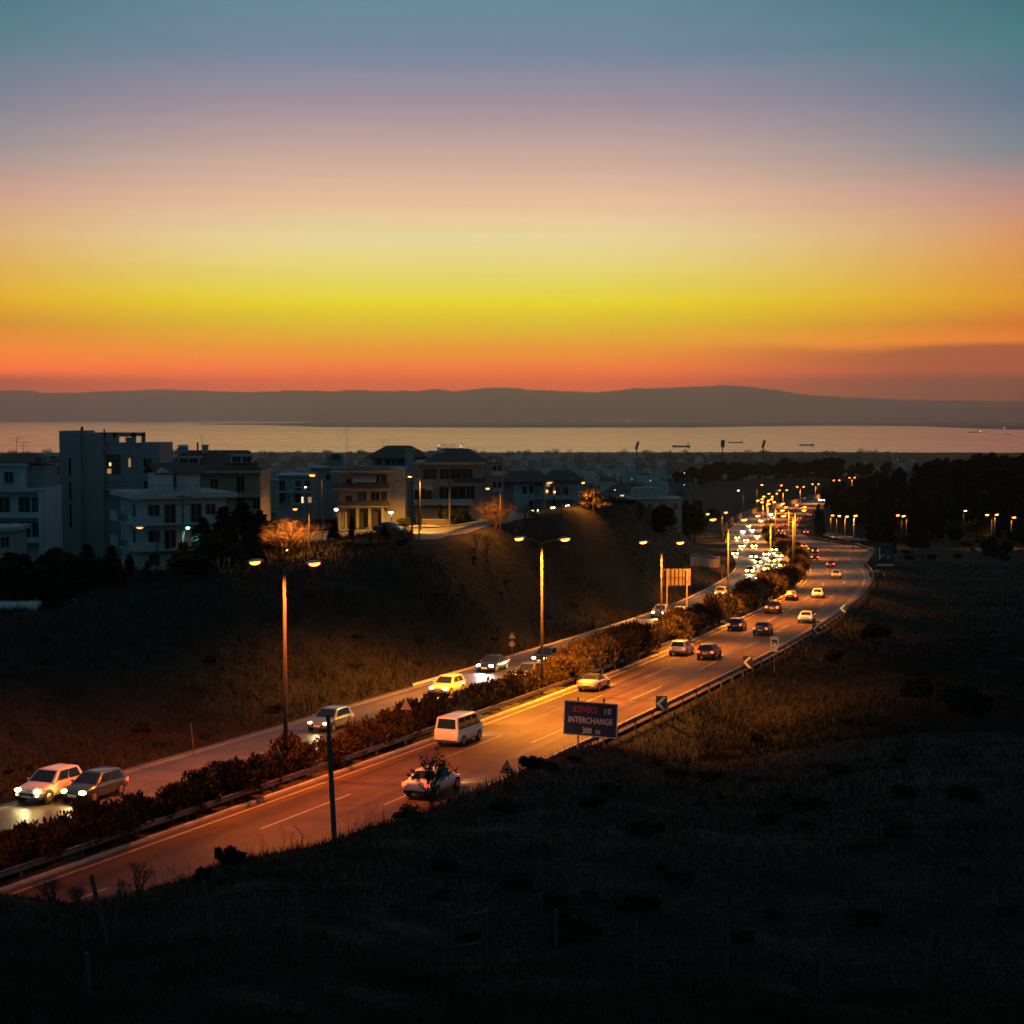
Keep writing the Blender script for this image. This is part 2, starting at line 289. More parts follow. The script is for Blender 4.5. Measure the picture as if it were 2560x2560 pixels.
def hazy_town_soil(m):                                # paved land from the town outwards, teal distance haze put into its colour
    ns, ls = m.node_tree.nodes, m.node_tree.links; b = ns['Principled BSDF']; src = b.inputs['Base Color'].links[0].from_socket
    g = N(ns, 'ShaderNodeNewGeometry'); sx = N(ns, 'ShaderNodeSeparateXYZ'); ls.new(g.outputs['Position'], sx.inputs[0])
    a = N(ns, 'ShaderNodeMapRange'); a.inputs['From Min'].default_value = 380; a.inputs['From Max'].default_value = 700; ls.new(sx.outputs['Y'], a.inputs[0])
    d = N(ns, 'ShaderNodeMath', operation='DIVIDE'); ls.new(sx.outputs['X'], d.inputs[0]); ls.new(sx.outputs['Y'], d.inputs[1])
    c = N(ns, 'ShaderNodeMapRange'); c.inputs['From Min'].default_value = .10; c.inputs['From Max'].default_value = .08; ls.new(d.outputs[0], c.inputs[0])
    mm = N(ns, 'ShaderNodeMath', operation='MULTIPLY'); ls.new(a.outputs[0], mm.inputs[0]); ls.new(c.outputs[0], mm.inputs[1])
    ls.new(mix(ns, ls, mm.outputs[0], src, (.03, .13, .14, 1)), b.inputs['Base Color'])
hazy_town_soil(M_ground)
# the ground: one sheet, finer near the camera
us = np.linspace(-.52, .52, 430); lds = np.concatenate([np.log(np.array([4, 8, 13, 18, 22])), np.linspace(math.log(26), math.log(700), 400), np.linspace(math.log(712), math.log(7600), 110)])
DD, UU = np.meshgrid(np.exp(lds), us, indexing='ij'); XX = UU * DD
ZZ = ground_z(XX.ravel(), DD.ravel()); GV = np.stack([XX.ravel(), DD.ravel(), ZZ], 1); GF = grid_faces(len(lds), len(us))
tag(O('ground', npmesh('ground', GV, GF, M_ground, True)), kind='structure')
_gzg = ZZ.reshape(DD.shape)
def gzf(x, y):                                   # fast lookup on the sheet
    x = np.atleast_1d(np.asarray(x, float)); y = np.atleast_1d(np.asarray(y, float))
    r = np.clip(np.interp(np.log(y), lds, np.arange(len(lds))), 0, len(lds) - 1.001); c = np.clip((x / y + .52) / 1.04 * (len(us) - 1), 0, len(us) - 1.001)
    r0 = r.astype(int); c0 = c.astype(int); a = r - r0; b = c - c0
    return (_gzg[r0, c0] * (1 - a) + _gzg[r0 + 1, c0] * a) * (1 - b) + (_gzg[r0, c0 + 1] * (1 - a) + _gzg[r0 + 1, c0 + 1] * a) * b
def gz(x, y): return float(gzf(x, y)[0])
# sea
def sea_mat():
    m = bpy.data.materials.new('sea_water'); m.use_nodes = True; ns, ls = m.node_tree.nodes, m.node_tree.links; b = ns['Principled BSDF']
    b.inputs['Base Color'].default_value = (.32, .26, .66, 1); b.inputs['Specular Tint'].default_value = (1.05, .82, 1.6, 1); b.inputs['Roughness'].default_value = .18; b.inputs['IOR'].default_value = SEA_IOR  # violet base and lilac tint put the pink sky reflection into the water colour
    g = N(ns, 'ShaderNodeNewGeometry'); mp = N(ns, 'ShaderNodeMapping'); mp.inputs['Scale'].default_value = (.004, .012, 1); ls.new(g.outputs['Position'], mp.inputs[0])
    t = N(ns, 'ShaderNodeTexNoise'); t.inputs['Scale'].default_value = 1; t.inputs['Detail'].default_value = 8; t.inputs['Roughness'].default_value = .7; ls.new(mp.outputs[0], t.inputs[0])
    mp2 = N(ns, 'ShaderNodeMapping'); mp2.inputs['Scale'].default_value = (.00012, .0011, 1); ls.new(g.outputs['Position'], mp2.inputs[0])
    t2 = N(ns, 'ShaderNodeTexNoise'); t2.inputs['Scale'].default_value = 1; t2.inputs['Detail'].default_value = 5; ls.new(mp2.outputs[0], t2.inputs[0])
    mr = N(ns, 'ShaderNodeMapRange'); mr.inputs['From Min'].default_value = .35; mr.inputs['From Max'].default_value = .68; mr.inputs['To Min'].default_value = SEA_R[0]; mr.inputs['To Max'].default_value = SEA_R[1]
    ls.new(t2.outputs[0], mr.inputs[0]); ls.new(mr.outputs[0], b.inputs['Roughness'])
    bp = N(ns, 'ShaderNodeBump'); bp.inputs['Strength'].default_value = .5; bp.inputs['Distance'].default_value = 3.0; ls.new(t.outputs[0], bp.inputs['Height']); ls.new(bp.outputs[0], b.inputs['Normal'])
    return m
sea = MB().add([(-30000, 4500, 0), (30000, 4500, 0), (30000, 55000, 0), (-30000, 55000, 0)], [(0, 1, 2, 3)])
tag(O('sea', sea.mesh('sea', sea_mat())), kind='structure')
# mountains across the gulf
RID = [(-500,738),(0,738),(40,736),(100,742),(200,738),(300,735),(400,737),(480,740),(560,736),(640,737),(670,735),(720,738),(790,737),(820,733),(860,738),(900,733),(960,731),(1000,735),(1060,737),(1130,740),(1200,733),(1260,731),(1320,729),(1360,727),(1420,730),(1470,736),(1520,744),(1580,749),(1650,752),(1750,755),(1932,757),(2500,760)]
rid = np.array(RID) * 1.325
mu = np.linspace(-500, 3100, 420); md = np.linspace(43000, 54000, 34)
MX = []; 
for j, d in enumerate(md):
    t = j / 33.; prof = np.interp(t, [0, .12, .5, .72, 1], [0, .18, .72, 1.0, .7])
    ridge = (VH - np.interp(mu, rid[:, 0], rid[:, 1])) / F * md[24] + CZ
    x = (mu - 1280) / F * d
    rel = 60 * _vn(x, d, .0011, 3) + 40 * _vn(x, d, .0031, 1) + 12 * _vn(x, d, .0083, 2)
    fine = 16 * _vn(x, d, .0045, 5) + 12 * _vn(x, d, .011, 4) + 6 * _vn(x, d, .031, 4)
    z = ridge * prof + rel * prof * (1 - prof) * 2.2 + fine * (prof > .9)
    MX.append(np.stack([x, np.full_like(x, d), np.maximum(z, -1)], 1))
M_mount = world_noise_mat('mountain_slopes', [(.06,.055,.045), (.04,.05,.03)], [.001], bump=0)
tag(O('mountains', npmesh('mountains', np.concatenate(MX), grid_faces(34, 420), M_mount, True)), kind='structure')
# flat delta land on the far side
def seaD(v): return CZ * F / (v - VH)
M_delta = world_noise_mat('delta_land', [(.02,.03,.03), (.03,.04,.03)], [.002], bump=0)
def sheet(name, top, bot, us_, h=9):
    """low land between two shorelines given as photo rows per column; rises to h metres of scrub inland"""
    top = np.array(top, float); bot = np.array(bot, float); V = []; nj = 9
    for j in range(nj):
        t = j / (nj - 1)
        dn = CZ * F / (np.interp(us_, bot[:, 0], bot[:, 1]) - VH); df = CZ * F / (np.interp(us_, top[:, 0], top[:, 1]) - VH)
        d = dn * (1 - t) + df * t; x = (us_ - 1280) / F * d
        z = h * min(1, t * 6) * min(1, (1 - t) * 6) * (1 + .35 * _vn(x, d, .004)) + (-.6 if j in (0, nj - 1) else .4)
        V.append(np.stack([x, d, z], 1))
    return tag(O(name, npmesh(name, np.concatenate(V), grid_faces(nj, len(us_)), M_delta)), kind='structure')
uu = np.linspace(490, 3000, 260)
sheet('far_shore', [(490,1060.5),(560,1060),(700,1058),(760,1057),(830,1052.5),(1000,1051.6),(1700,1051.3),(2300,1052.5),(3000,1053)],
      [(490,1060.8),(560,1061.5),(660,1062.5),(720,1064.5),(800,1067.5),(1000,1069),(1300,1069.6),(1720,1069.2),(1850,1066.8),(2100,1064.5),(2300,1066),(2420,1071),(2560,1075),(3000,1078)], uu)
# haze over the whole place
hz = bpy.data.materials.new('haze_air'); hz.use_nodes = True; hn, hl = hz.node_tree.nodes, hz.node_tree.links; hn.clear()
pv = N(hn, 'ShaderNodeVolumePrincipled'); pv.inputs['Color'].default_value = HAZE_COL; pv.inputs['Density'].default_value = HAZE_D; pv.inputs['Anisotropy'].default_value = HAZE_G
ho = N(hn, 'ShaderNodeOutputMaterial'); hl.new(pv.outputs[0], ho.inputs['Volume'])
tag(O('haze', MB().box(-36000, 36000, -200, 56000, -8, 1250).mesh('haze', hz)), kind='stuff')
# ================================================================ ROADS
def asphalt(name, base, track=True, r0=.5, bump=.25, spec=.3):
    m = bpy.data.materials.new(name); m.use_nodes = True; ns, ls = m.node_tree.nodes, m.node_tree.links; b = ns['Principled BSDF']; b.inputs['Specular IOR Level'].default_value = spec
    g = N(ns, 'ShaderNodeNewGeometry'); t = N(ns, 'ShaderNodeTexNoise'); t.inputs['Scale'].default_value = .35; t.inputs['Detail'].default_value = 7; t.inputs['Roughness'].default_value = .7; ls.new(g.outputs['Position'], t.inputs[0])
    t3 = N(ns, 'ShaderNodeTexNoise'); t3.inputs['Scale'].default_value = 9; t3.inputs['Detail'].default_value = 3; ls.new(g.outputs['Position'], t3.inputs[0])
    lo = tuple(x * .72 for x in base) + (1,); hi = tuple(x * 1.3 for x in base) + (1,)
    r = ramp(ns, [(.3, lo), (.7, hi)]); ls.new(t.outputs[0], r.inputs[0]); c = mix(ns, ls, .35, r.outputs[0], t3.outputs['Color'], 'SOFT_LIGHT')
    if track:                                     # worn wheel tracks along the lanes
        uv = N(ns, 'ShaderNodeUVMap'); sx = N(ns, 'ShaderNodeSeparateXYZ'); ls.new(uv.outputs[0], sx.inputs[0])
        tn = N(ns, 'ShaderNodeTexNoise'); tn.inputs['Scale'].default_value = 1; tn.inputs['Detail'].default_value = 4; mpp = N(ns, 'ShaderNodeMapping'); mpp.inputs['Scale'].default_value = (11, .012, 1); ls.new(uv.outputs[0], mpp.inputs[0]); ls.new(mpp.outputs[0], tn.inputs[0])
        r2 = ramp(ns, [(.30, (.38, .38, .38, 1)), (.48, (.85, .85, .85, 1)), (.66, (1.25, 1.25, 1.25, 1))]); ls.new(tn.outputs[0], r2.inputs[0]); c = mix(ns, ls, .9, c, r2.outputs[0], 'MULTIPLY')
        mr = N(ns, 'ShaderNodeMapRange'); mr.inputs['From Min'].default_value = .3; mr.inputs['From Max'].default_value = .7; mr.inputs['To Min'].default_value = r0 - .12; mr.inputs['To Max'].default_value = r0 + .1; ls.new(tn.outputs[0], mr.inputs[0]); ls.new(mr.outputs[0], b.inputs['Roughness'])
    else: b.inputs['Roughness'].default_value = r0
    ls.new(c, b.inputs['Base Color'])
    bp = N(ns, 'ShaderNodeBump'); bp.inputs['Strength'].default_value = bump; bp.inputs['Distance'].default_value = .02; ls.new(t3.outputs[0], bp.inputs['Height']); ls.new(bp.outputs[0], b.inputs['Normal'])
    return m
M_asph = asphalt('asphalt', (.088, .060, .040), spec=.04); M_asphL = asphalt('grey_asphalt', (.085, .078, .070), spec=.26); M_street = asphalt('street_asphalt', (.08, .075, .068), False, .6)
M_paint = mat('road_paint', (.26, .25, .22), .6, var=.35, vscale=2.5); M_conc = mat('concrete', (.32, .30, .27), .85, var=.25, vscale=1.5, bump=.3, bscale=8)
M_galv = mat('galvanised_steel', (.20, .19, .18), .5, metal=.6, var=.25, vscale=4); M_soil = world_noise_mat('median_soil', [(.06,.045,.03), (.035,.035,.018)], [.8], bump=.8, bscale=4, bdist=.1, spec=.1)
def drange(a, b):                                 # distances along the road, tighter near the camera
    out = [a]
    while out[-1] < b: out.append(out[-1] + (1.5 if out[-1] < 250 else 3 if out[-1] < 500 else 6))
    out[-1] = b; return np.array(out)
def ribbon(name, a, b, fl, fr, dz, m, parent=None, ncol=2, uvw=True, thick=0):
    ds = drange(a, b); xl, xr = fl(ds), fr(ds); cols = [xl + (xr - xl) * k / (ncol - 1) for k in range(ncol)]
    z = CZ - Hr(ds) + dz; rows = [np.stack([c, ds, z], 1) for c in cols]
    if thick: rows = [rows[0] - [0, 0, thick]] + rows + [rows[-1] - [0, 0, thick]]
    nc = len(rows); v = np.stack(rows, 1).reshape(-1, 3); f = grid_faces(len(ds), nc)
    me = npmesh(name, v, f, m)
    if uvw and not thick:
        uvl = me.uv_layers.new(name='UVMap'); li = np.empty(len(me.loops), np.int32); me.loops.foreach_get('vertex_index', li)
        seg = np.concatenate([[0], np.cumsum(np.hypot(np.diff(xl), np.diff(ds)))]); uvv = np.stack([np.tile(np.linspace(0, 1, nc), len(ds)), np.repeat(seg, nc)], 1)
        uvl.data.foreach_set('uv', uvv[li].astype(np.float32).ravel())
    return O(name, me, parent)
apron = lambda D: np.interp(D, [375, 425, 465, 525, 565, 590], [0, 5, 9.5, 9.5, 3, 0])
cwL = tag(ribbon('carriageway', 36, 1600, lambda d: LL(d) - .55, lambda d: LR(d) + .5, 0, M_asphL, ncol=6), kind='structure')
cwR = tag(ribbon('carriageway', 36, 1600, lambda d: RL(d) - .6, lambda d: RR(d) + 1.0 + apron(d), 0, M_asph, ncol=6), kind='structure')
med = tag(ribbon('median_strip', 36, 1600, lambda d: LR(d) + .78, lambda d: RL(d) - .88, .10, M_soil, ncol=4), kind='structure')
for fl, fr, a, b, par in ((lambda d: LR(d) + .5, lambda d: LR(d) + .76, 36, 1600, med), (lambda d: RL(d) - .86, lambda d: RL(d) - .6, 36, 1600, med),
                          (lambda d: LL(d) - .85, lambda d: LL(d) - .55, 140, 1400, cwL)):
    ribbon('kerb', a, b, fl, fr, .14, M_conc, par, thick=.3)
for f, a, b, par, wd in ((lambda d: RL(d), 36, 1500, cwR, .17), (lambda d: RR(d) - .3, 60, 1500, cwR, .16), (lambda d: LL(d) + .15, 36, 1500, cwL, .16), (lambda d: LR(d) - .1, 36, 1500, cwL, .16)):
    ribbon('edge_line', a, b, lambda d, f=f: f(d) - wd / 2, lambda d, f=f: f(d) + wd / 2, .004, M_paint, par)
def lane(k, n, fl, fr): return lambda d: fl(d) + (fr(d) - fl(d)) * k / n
for fn, a, b, par, dl, per, wd in ((lane(1, 3, RL, lambda d: RR(d) - .3), 62, 700, cwR, 9, 21, .13), (lane(2, 3, RL, lambda d: RR(d) - .3), 68, 700, cwR, 9, 21, .13),
                             (lambda d: (LL(d) + LR(d)) / 2 - np.interp(d, [0, 260, 390], [0, 0, 2]), 60, 700, cwL, 8, 22, .13), (lambda d: (LL(d) + LR(d)) / 2 + 2, 390, 700, cwL, 8, 22, .13)):
    d = a
    while d < b: ribbon('lane_dash', d, d + dl, lambda q, fn=fn: fn(q) - wd / 2, lambda q, fn=fn: fn(q) + wd / 2, .004, M_paint, par); d += per
ribbon('resurfaced_patch', 300, 384, lambda d: RL(d) - .55, lambda d: RR(d) + .95, .002, asphalt('dark_asphalt', (.050, .045, .042), spec=.2), cwR, ncol=6)
ribbon('resurfaced_patch', 118, 137, lambda d: RL(d) + .2, lambda d: RL(d) + 3.0, .002, asphalt('patch_asphalt', (.055, .046, .038), spec=.08), cwR, ncol=6)
# slip road on the right of the far bend, and its grassy island
RP = smoothcurve([(470, 122), (520, 118.5), (560, 119), (610, 121), (660, 125), (720, 133), (790, 146)], 16)
slip = tag(ribbon('slip_road', 578, 800, lambda d: RP(d) - 3.2, lambda d: RP(d) + 3.2, .03, M_asph, ncol=3), kind='structure')
ribbon('kerb', 578, 720, lambda d: RP(d) - 3.5, lambda d: RP(d) - 3.2, .18, M_conc, slip, thick=.4)
ribbon('kerb', 578, 720, lambda d: RP(d) + 3.2, lambda d: RP(d) + 3.5, .18, M_conc, slip, thick=.4)
# the street of the housing area beyond the bank
def patch(name, ulo, uhi, a, b, dz, m, nr=26, nc=40, kind='structure', parent=None):
    V = []
    for i in range(nr):
        d = a + (b - a) * i / (nr - 1); u = np.linspace(ulo(d), uhi(d), nc); x = (u - 1280) / F * d; V.append(np.stack([x, np.full(nc, d), gzf(x, np.full(nc, d)) + dz], 1))
    o = O(name, npmesh(name, np.concatenate(V), grid_faces(nr, nc), m, True), parent)
    return tag(o, kind=kind) if kind else o
def street_sheet():
    u = np.linspace(560, 1330, 90); lo = np.interp(u, [560, 1020, 1040, 1110, 1199, 1286, 1330], [226, 226, 187, 192, 201, 213, 219]); V = []
    for j in range(30): d = lo + (246 - lo) * j / 29; x = (u - 1280) / F * d; V.append(np.stack([x, d, gzf(x, d) + .10], 1))
    return tag(O('residential_street', npmesh('residential_street', np.concatenate(V), grid_faces(30, 90), M_street, True)), kind='structure')
street = street_sheet()
patch('pavement', lambda d: 560, lambda d: 1330, 246.2, 249, .24, M_conc, 3, 60)
# ---------------------------------------------------------------- guard rails
def guardrail(fx, a, b, step, label, side, hgt=.72):
    root = thing('guardrail', label, 'guardrail', (0, 0, 0))
    ds = drange(a, b); prof = [(0, .16), (.05, .11), (.0, .05), (0, -.05), (.05, -.11), (0, -.16)]
    V = []
    for d in ds:
        x = float(fx(d)); z = CZ - float(Hr(d)) + hgt - .16; sl = float(fx(d + 1) - fx(d - 1)) / 2; nx, ny = side / math.hypot(1, sl), -side * sl / math.hypot(1, sl)
        V += [(x + nx * p, d + ny * p, z + q_) for p, q_ in prof]
    m = npmesh('rail', np.array(V), grid_faces(len(ds), 6), M_galv); O('rail', m, root)
    pm = MB().box(-.05, .05, -.05, .05, -.5, hgt - .04).mesh('post', M_galv)
    d = a + .5
    while d < b: O('post', pm, root, (float(fx(d)) - side * .06, d, CZ - float(Hr(d)))); d += step
    return root
guardrail(lambda d: RR(d) + 1.35, 96, 392, 4.0, 'long steel guardrail on the right shoulder of the near carriageway', -1)
guardrail(lambda d: RL(d) - 1.25, 44, 330, 4.0, 'steel guardrail along the hedge side of the near carriageway', 1)
guardrail(lambda d: RR(d) + 1.3 + apron(d), 424, 560, 4.0, 'curved steel guardrail by the slip road junction', -1)
guardrail(lambda d: LR(d) + 1.0, 400, 640, 5.0, 'far steel guardrail between hedge and the oncoming lanes', -1)
# barrier of tall posts and panels on the outside of the far bend
M_panel = mat('barrier_panel', (.30, .25, .20), .8, var=.3, vscale=.6)
bar = thing('noise_barrier', 'panelled roadside barrier on the outer side of the far bend', 'barrier', (0, 0, 0))
d = 610.
while d < 1260:
    st = 5 if d < 900 else 14; x0, x1 = float(LL(d)) - 2.2, float(LL(d + st)) - 2.2; z0, z1 = CZ - float(Hr(d)), CZ - float(Hr(d + st)); hh = 2.6
    O('panel', MB().add([(x0, d, z0 - .6), (x1, d + st, z1 - .6), (x1, d + st, z1 + hh), (x0, d, z0 + hh), (x0 - .15, d, z0 - .6), (x1 - .15, d + st, z1 - .6), (x1 - .15, d + st, z1 + hh), (x0 - .15, d, z0 + hh)], [(0, 1, 2, 3), (5, 4, 7, 6), (3, 2, 6, 7), (0, 3, 7, 4), (1, 5, 6, 2)]).mesh('panel', M_panel), bar)
    O('post', MB().box(x0 - .3, x0 + .2, d - .15, d + .15, z0 - .6, z0 + hh + .3).mesh('post', M_conc), bar)
    d += st
# concrete column fence on the slope edge left of the bend
cf = thing('column_fence', 'row of pale concrete fence columns on top of the slope by the bend', 'fence', (0, 0, 0))
pm = MB().box(-.16, .16, -.16, .16, -.6, 2.3).mesh('column', M_conc)
for k in range(17):
    t = k / 16; d = 312 + 50 * t; u = 1728 + 72 * t; x = ux(u, d); O('column', pm, cf, (x, d, gz(x, d)))
    if k < 16:
        d2 = 312 + 50 * (k + 1) / 16; x2 = ux(1728 + 72 * (k + 1) / 16, d2); zz = gz(x, d); z2 = gz(x2, d2)
        O('panel', MB().add([(x, d, zz - .4), (x2, d2, z2 - .4), (x2, d2, z2 + 1.7), (x, d, zz + 1.7), (x - .08, d, zz - .4), (x2 - .08, d2, z2 - .4), (x2 - .08, d2, z2 + 1.7), (x - .08, d, zz + 1.7)], [(0, 1, 2, 3), (5, 4, 7, 6), (3, 2, 6, 7)]).mesh('panel', M_panel), cf)

# ================================================================ STREET LAMPS
SOD = (1.0, .36, .035); M_pole = mat('lamp_steel', (.05, .046, .042), .6, metal=.2, var=.15, vscale=2)
M_lens = {k: mat('lamp_lens_' + k, (.9, .8, .6), .3, emit=c, estr=s) for k, c, s in (('sodium', (1, .17, .012), 30), ('red', (1, .11, .006), 34), ('white', (.75, 1, .95), 14), ('green', (.2, 1, .6), 14), ('far', (1, .15, .012), 40), ('dim', (1, .45, .12), 2.5), ('warm', (1, .50, .14), 16))}
M_head = mat('lamp_housing', (.55, .55, .55), .5)
def head_meshes(sc):
    h = MB().blob((.15 * sc, 0, 0), (.55 * sc, .2 * sc, .13 * sc), 10, 5, -.35, 1).mesh('lamp_head', M_head, True)
    l = MB().blob((.2 * sc, 0, -.04 * sc), (.36 * sc, .15 * sc, .17 * sc), 10, 5, -1, .1).mesh('lens', M_lens['sodium'], True)
    return h, l
HEADS = {1: head_meshes(1.0), 1.4: head_meshes(1.4), .6: head_meshes(.6)}
def spot(parent, loc, power, col, size=150, blend=.7, rot=(0, 0, 0), rad=.15):
    l = bpy.data.lights.new('lamp_light', 'SPOT'); l.energy = power; l.color = col; l.spot_size = math.radians(size); l.spot_blend = blend; l.shadow_soft_size = rad
    o = bpy.data.objects.new('lamp_light', l); COL.objects.link(o); o.parent = parent; o.location = loc; o.rotation_euler = rot; return o
def lamp_post(label, base, rz, arms, h=12., arm=2.5, rise=.35, lens='sodium', power=26000, hs=1, col=SOD, group=None, rad=.12, name='street_lamp', lit=True, size=128, blend=.9):
    """arms: directions (+1/-1) along local x; each arm carries one head"""
    root = thing(name, label, 'street lamp', base, rz, group)
    O('pole', MB().tube([(0, 0, -.8), (0, 0, h * .35), (0, 0, h)], [rad, rad * .85, rad * .5], 8).mesh('pole', M_pole, True), root)
    hm, lm = HEADS[hs]
    for s in arms:
        O('arm', MB().tube([(0, 0, h - .05), (s * arm * .5, 0, h + rise * .7), (s * arm, 0, h + rise)], [.05, .045, .035], 6).mesh('arm', M_pole, True), root)
        hd = O('lamp_head', hm, root, (s * arm, 0, h + rise), rot=(0, -.12 if s > 0 else .12, 0 if s > 0 else math.pi))
        O('lens', lm, hd, mat=M_lens[lens])
        if lit: spot(root, (s * (arm + .25 * hs), 0, h + rise - .3 * hs), power, col, size, blend)
    return root
def roadrot(fx, D): sl = float(fx(D + 3) - fx(D - 3)) / 6; return -math.atan(sl)
MED = lambda d: (LR(d) + RL(d)) / 2
ORD = ['first', 'second', 'third', 'fourth', 'fifth', 'sixth', 'seventh', 'eighth', 'ninth', 'tenth', 'eleventh', 'twelfth', 'thirteenth', 'fourteenth', 'fifteenth', 'sixteenth']
# (distance, photo column of the pole or None, height, lamp power, lens)
POLES = [(62, -560, 12.2, 3500, 'red'), (97, 709, 12.2, 14000, 'red'), (134, 1355, 12.2, 48000, 'sodium'), (172, 1655, 10.6, 29000, 'sodium'), (208, 1825, 12.4, 34000, 'sodium'), (255, 1928, 12.3, 36000, 'sodium'), (305, 1984, 12.7, 40000, 'sodium'), (350, 1989, 13, 40000, 'sodium'), (420, 1973, 13, 40000, 'sodium'),
         (490, 1940, 13, 50000, 'far'), (570, 1921, 13, 50000, 'far'), (640, 1902, 13, 50000, 'far'), (720, None, 13, 50000, 'far'), (800, None, 13, 50000, 'far'), (880, None, 13, 50000, 'far'), (970, None, 13, 57660, 'far'), (1060, None, 13, 48050, 'far'), (1135, 2004, 13, 48050, 'far'), (1240, 2043, 13, 48050, 'far'), (1330, 2086, 13, 48050, 'far')]
for i, (D, u, h, pw, ln) in enumerate(POLES):
    x = ux(u, D) if u else float(MED(D)); x = min(max(x, float(LR(D)) + .3), float(RL(D)) - 1.5) if D < 660 else float(MED(D))
    far = D > 480
    lb = f'{ORD[i - 1]} tall double-armed lamp post along the hedge median, counted from the camera' if 0 < i < 17 else ('double-armed lamp post beyond the left edge of the picture' if i == 0 else ['nearest', 'middle', 'farthest'][i - 17] + ' double-armed lamp post of the last three at the far end of the highway')
    lamp_post(lb, (x, D, CZ - float(Hr(D)) + .1), roadrot(MED, D), (-1, 1), h, 1.75, lens=ln, power=pw, hs=1.4 if far else 1, rad=.15 if i < 2 else .13, group='double-armed lamp posts along the median', col=(1, .14, .008) if i == 0 else (1, .17, .010) if i == 1 else (1, .27, .012), size=150 if i < 3 else 134, blend=.55 if i < 3 else .8)
# single lamps: (label, photo column of the pole, distance, height, arm length with sign, lens, power, head size)
for lb, u, D, h, arm, ln, pw, hs in [
    ('single lamp post with sodium light standing left of the bend', 1806, 560, 10, 1.0, 'far', 16000, 1.4), ('lamp at the right end of the row of three street lamps left of the bend', 1764, 600, 9, .6, 'far', 9000, 1.4), ('middle lamp of the row of three street lamps left of the bend', 1752, 640, 9, .6, 'far', 9000, 1.4), ('left end lamp of the row of three street lamps left of the bend', 1743, 680, 9, .6, 'far', 9000, 1.4),
    ('tall white street lamp with a long arm above the far barrier', 1859, 760, 17, -2.0, 'white', 6000, 1.4), ('tall single lamp with reddish glow above the cluster of lights', 1893, 800, 19, 2, 'far', 16000, 1.4), ('tall single lamp post to the right of the reddish glowing one', 1942, 860, 18, 2.2, 'far', 16000, 1.4), ('unlit tall pole behind the far end of the barrier', 1970, 900, 17, 0, None, 0, 1),
    ('slip road lamp post nearest to the kerb at the junction', 2136, 480, 10.5, .2, 'far', 12600, 1.4), ('slip road lamp post second from the junction kerb', 2114, 520, 9.8, .3, 'far', 10920, 1.4), ('slip road lamp post third from the junction kerb', 2093, 560, 9.5, .6, 'far', 8400, 1.4), ('small slip road lamp deep among the dark trees', 2078, 620, 9, .4, 'far', 9000, 1.4), ('unlit lamp pole right of the slip road lamps', 2154, 500, 9, 0, None, 0, 1),
    ('right-hand of the two close lamps in front of the dark wood', 2268, 520, 10, -.6, 'far', 3696, 1.4), ('left-hand of the two close lamps in front of the dark wood', 2256, 540, 9.6, -1.0, 'far', 2352, 1.4), ('faint lone lamp in front of the dark wood on the right', 2411, 560, 9, .3, 'warm', 1600, 1.4), ('left lamp lighting the tree on the right edge', 2482, 500, 10, -1.2, 'far', 5040, 1.4), ('right lamp of the pair beside the tree on the right', 2489, 500, 10, .3, 'far', 4368, 1.4), ('lamp closest to the right edge of the picture', 2531, 500, 9, .5, 'far', 5040, 1.4)]:
    x = ux(u, D); lamp_post(lb, (x, D, gz(x, D)), 0, (1,) if arm > 0 else (-1,) if arm < 0 else (), h, abs(arm), .25, ln or 'sodium', pw, hs)
for u, v, D, lb in ((840, 1275, 233, 'white globe garden lamp in front of the lit entrance wall'), (977, 1282, 214, 'white globe garden lamp on the grass corner by the dark parked car')):
    x = ux(u, D); z0 = gz(x, D); h = float(at(u, v, D)[2]) - z0; r = thing('garden_lamp', lb, 'street lamp', (x, D, z0))
    O('pole', MB().tube([(0, 0, -.4), (0, 0, h)], .05, 6).mesh('pole', M_pole), r); O('shade', MB().blob((0, 0, h + .2), (.34, .34, .1), 10, 4, -.3, 1).mesh('shade', M_head, True), r); O('globe', MB().blob((0, 0, h + .05), (.26, .26, .16), 10, 5, -1, .4).mesh('globe', M_lens['white'], True), r)
    spot(r, (0, 0, h - .2), 350, (.8, 1, .95), 160)
def curved_lamp(u, D, vtop, uh, vh, lb, ln, pw, lit=True):
    x = ux(u, D); z0 = gz(x, D); h = float(at(u, vtop, D)[2]) - z0; hx = (uh - u) / F * D; hz_ = float(at(uh, vh, D)[2]) - z0; s = 1 if hx > 0 else -1
    r = thing('street_lamp', lb, 'street lamp', (x, D, z0))
    O('pole', MB().tube([(0, 0, -.6), (0, 0, h * .6), (0, 0, h), (hx * .18, 0, h + (hz_ - h) * .6), (hx * .5, 0, hz_ - .02), (hx, 0, hz_)], [.11, .09, .07, .06, .05, .04], 8).mesh('pole', M_pole, True), r)
    hd = O('lamp_head', HEADS[1][0], r, (hx, 0, hz_), rz=0 if s > 0 else math.pi); O('lens', HEADS[1][1], hd, mat=M_lens[ln])
    if lit: spot(r, (hx * 1.05, 0, hz_ - .3), pw, (1, .42, .05), 160)
curved_lamp(805, 236, 1203, 784, 1187, 'curved-arm street lamp with pale lit pole left of the awning house', 'sodium', 2600)
curved_lamp(1051, 240, 1203, 1030, 1190, 'curved-arm street lamp over the lit street corner by the wooden pole', 'sodium', 26000)
curved_lamp(391, 172, 1332, 352, 1317, 'curved-arm lamp with orange-lit pole in front of the white house', 'dim', 0, False)
curved_lamp(1404, 232, 1212, 1378, 1205, 'thin curved street lamp above the bank crest right of the bare tree', 'dim', 0, False)
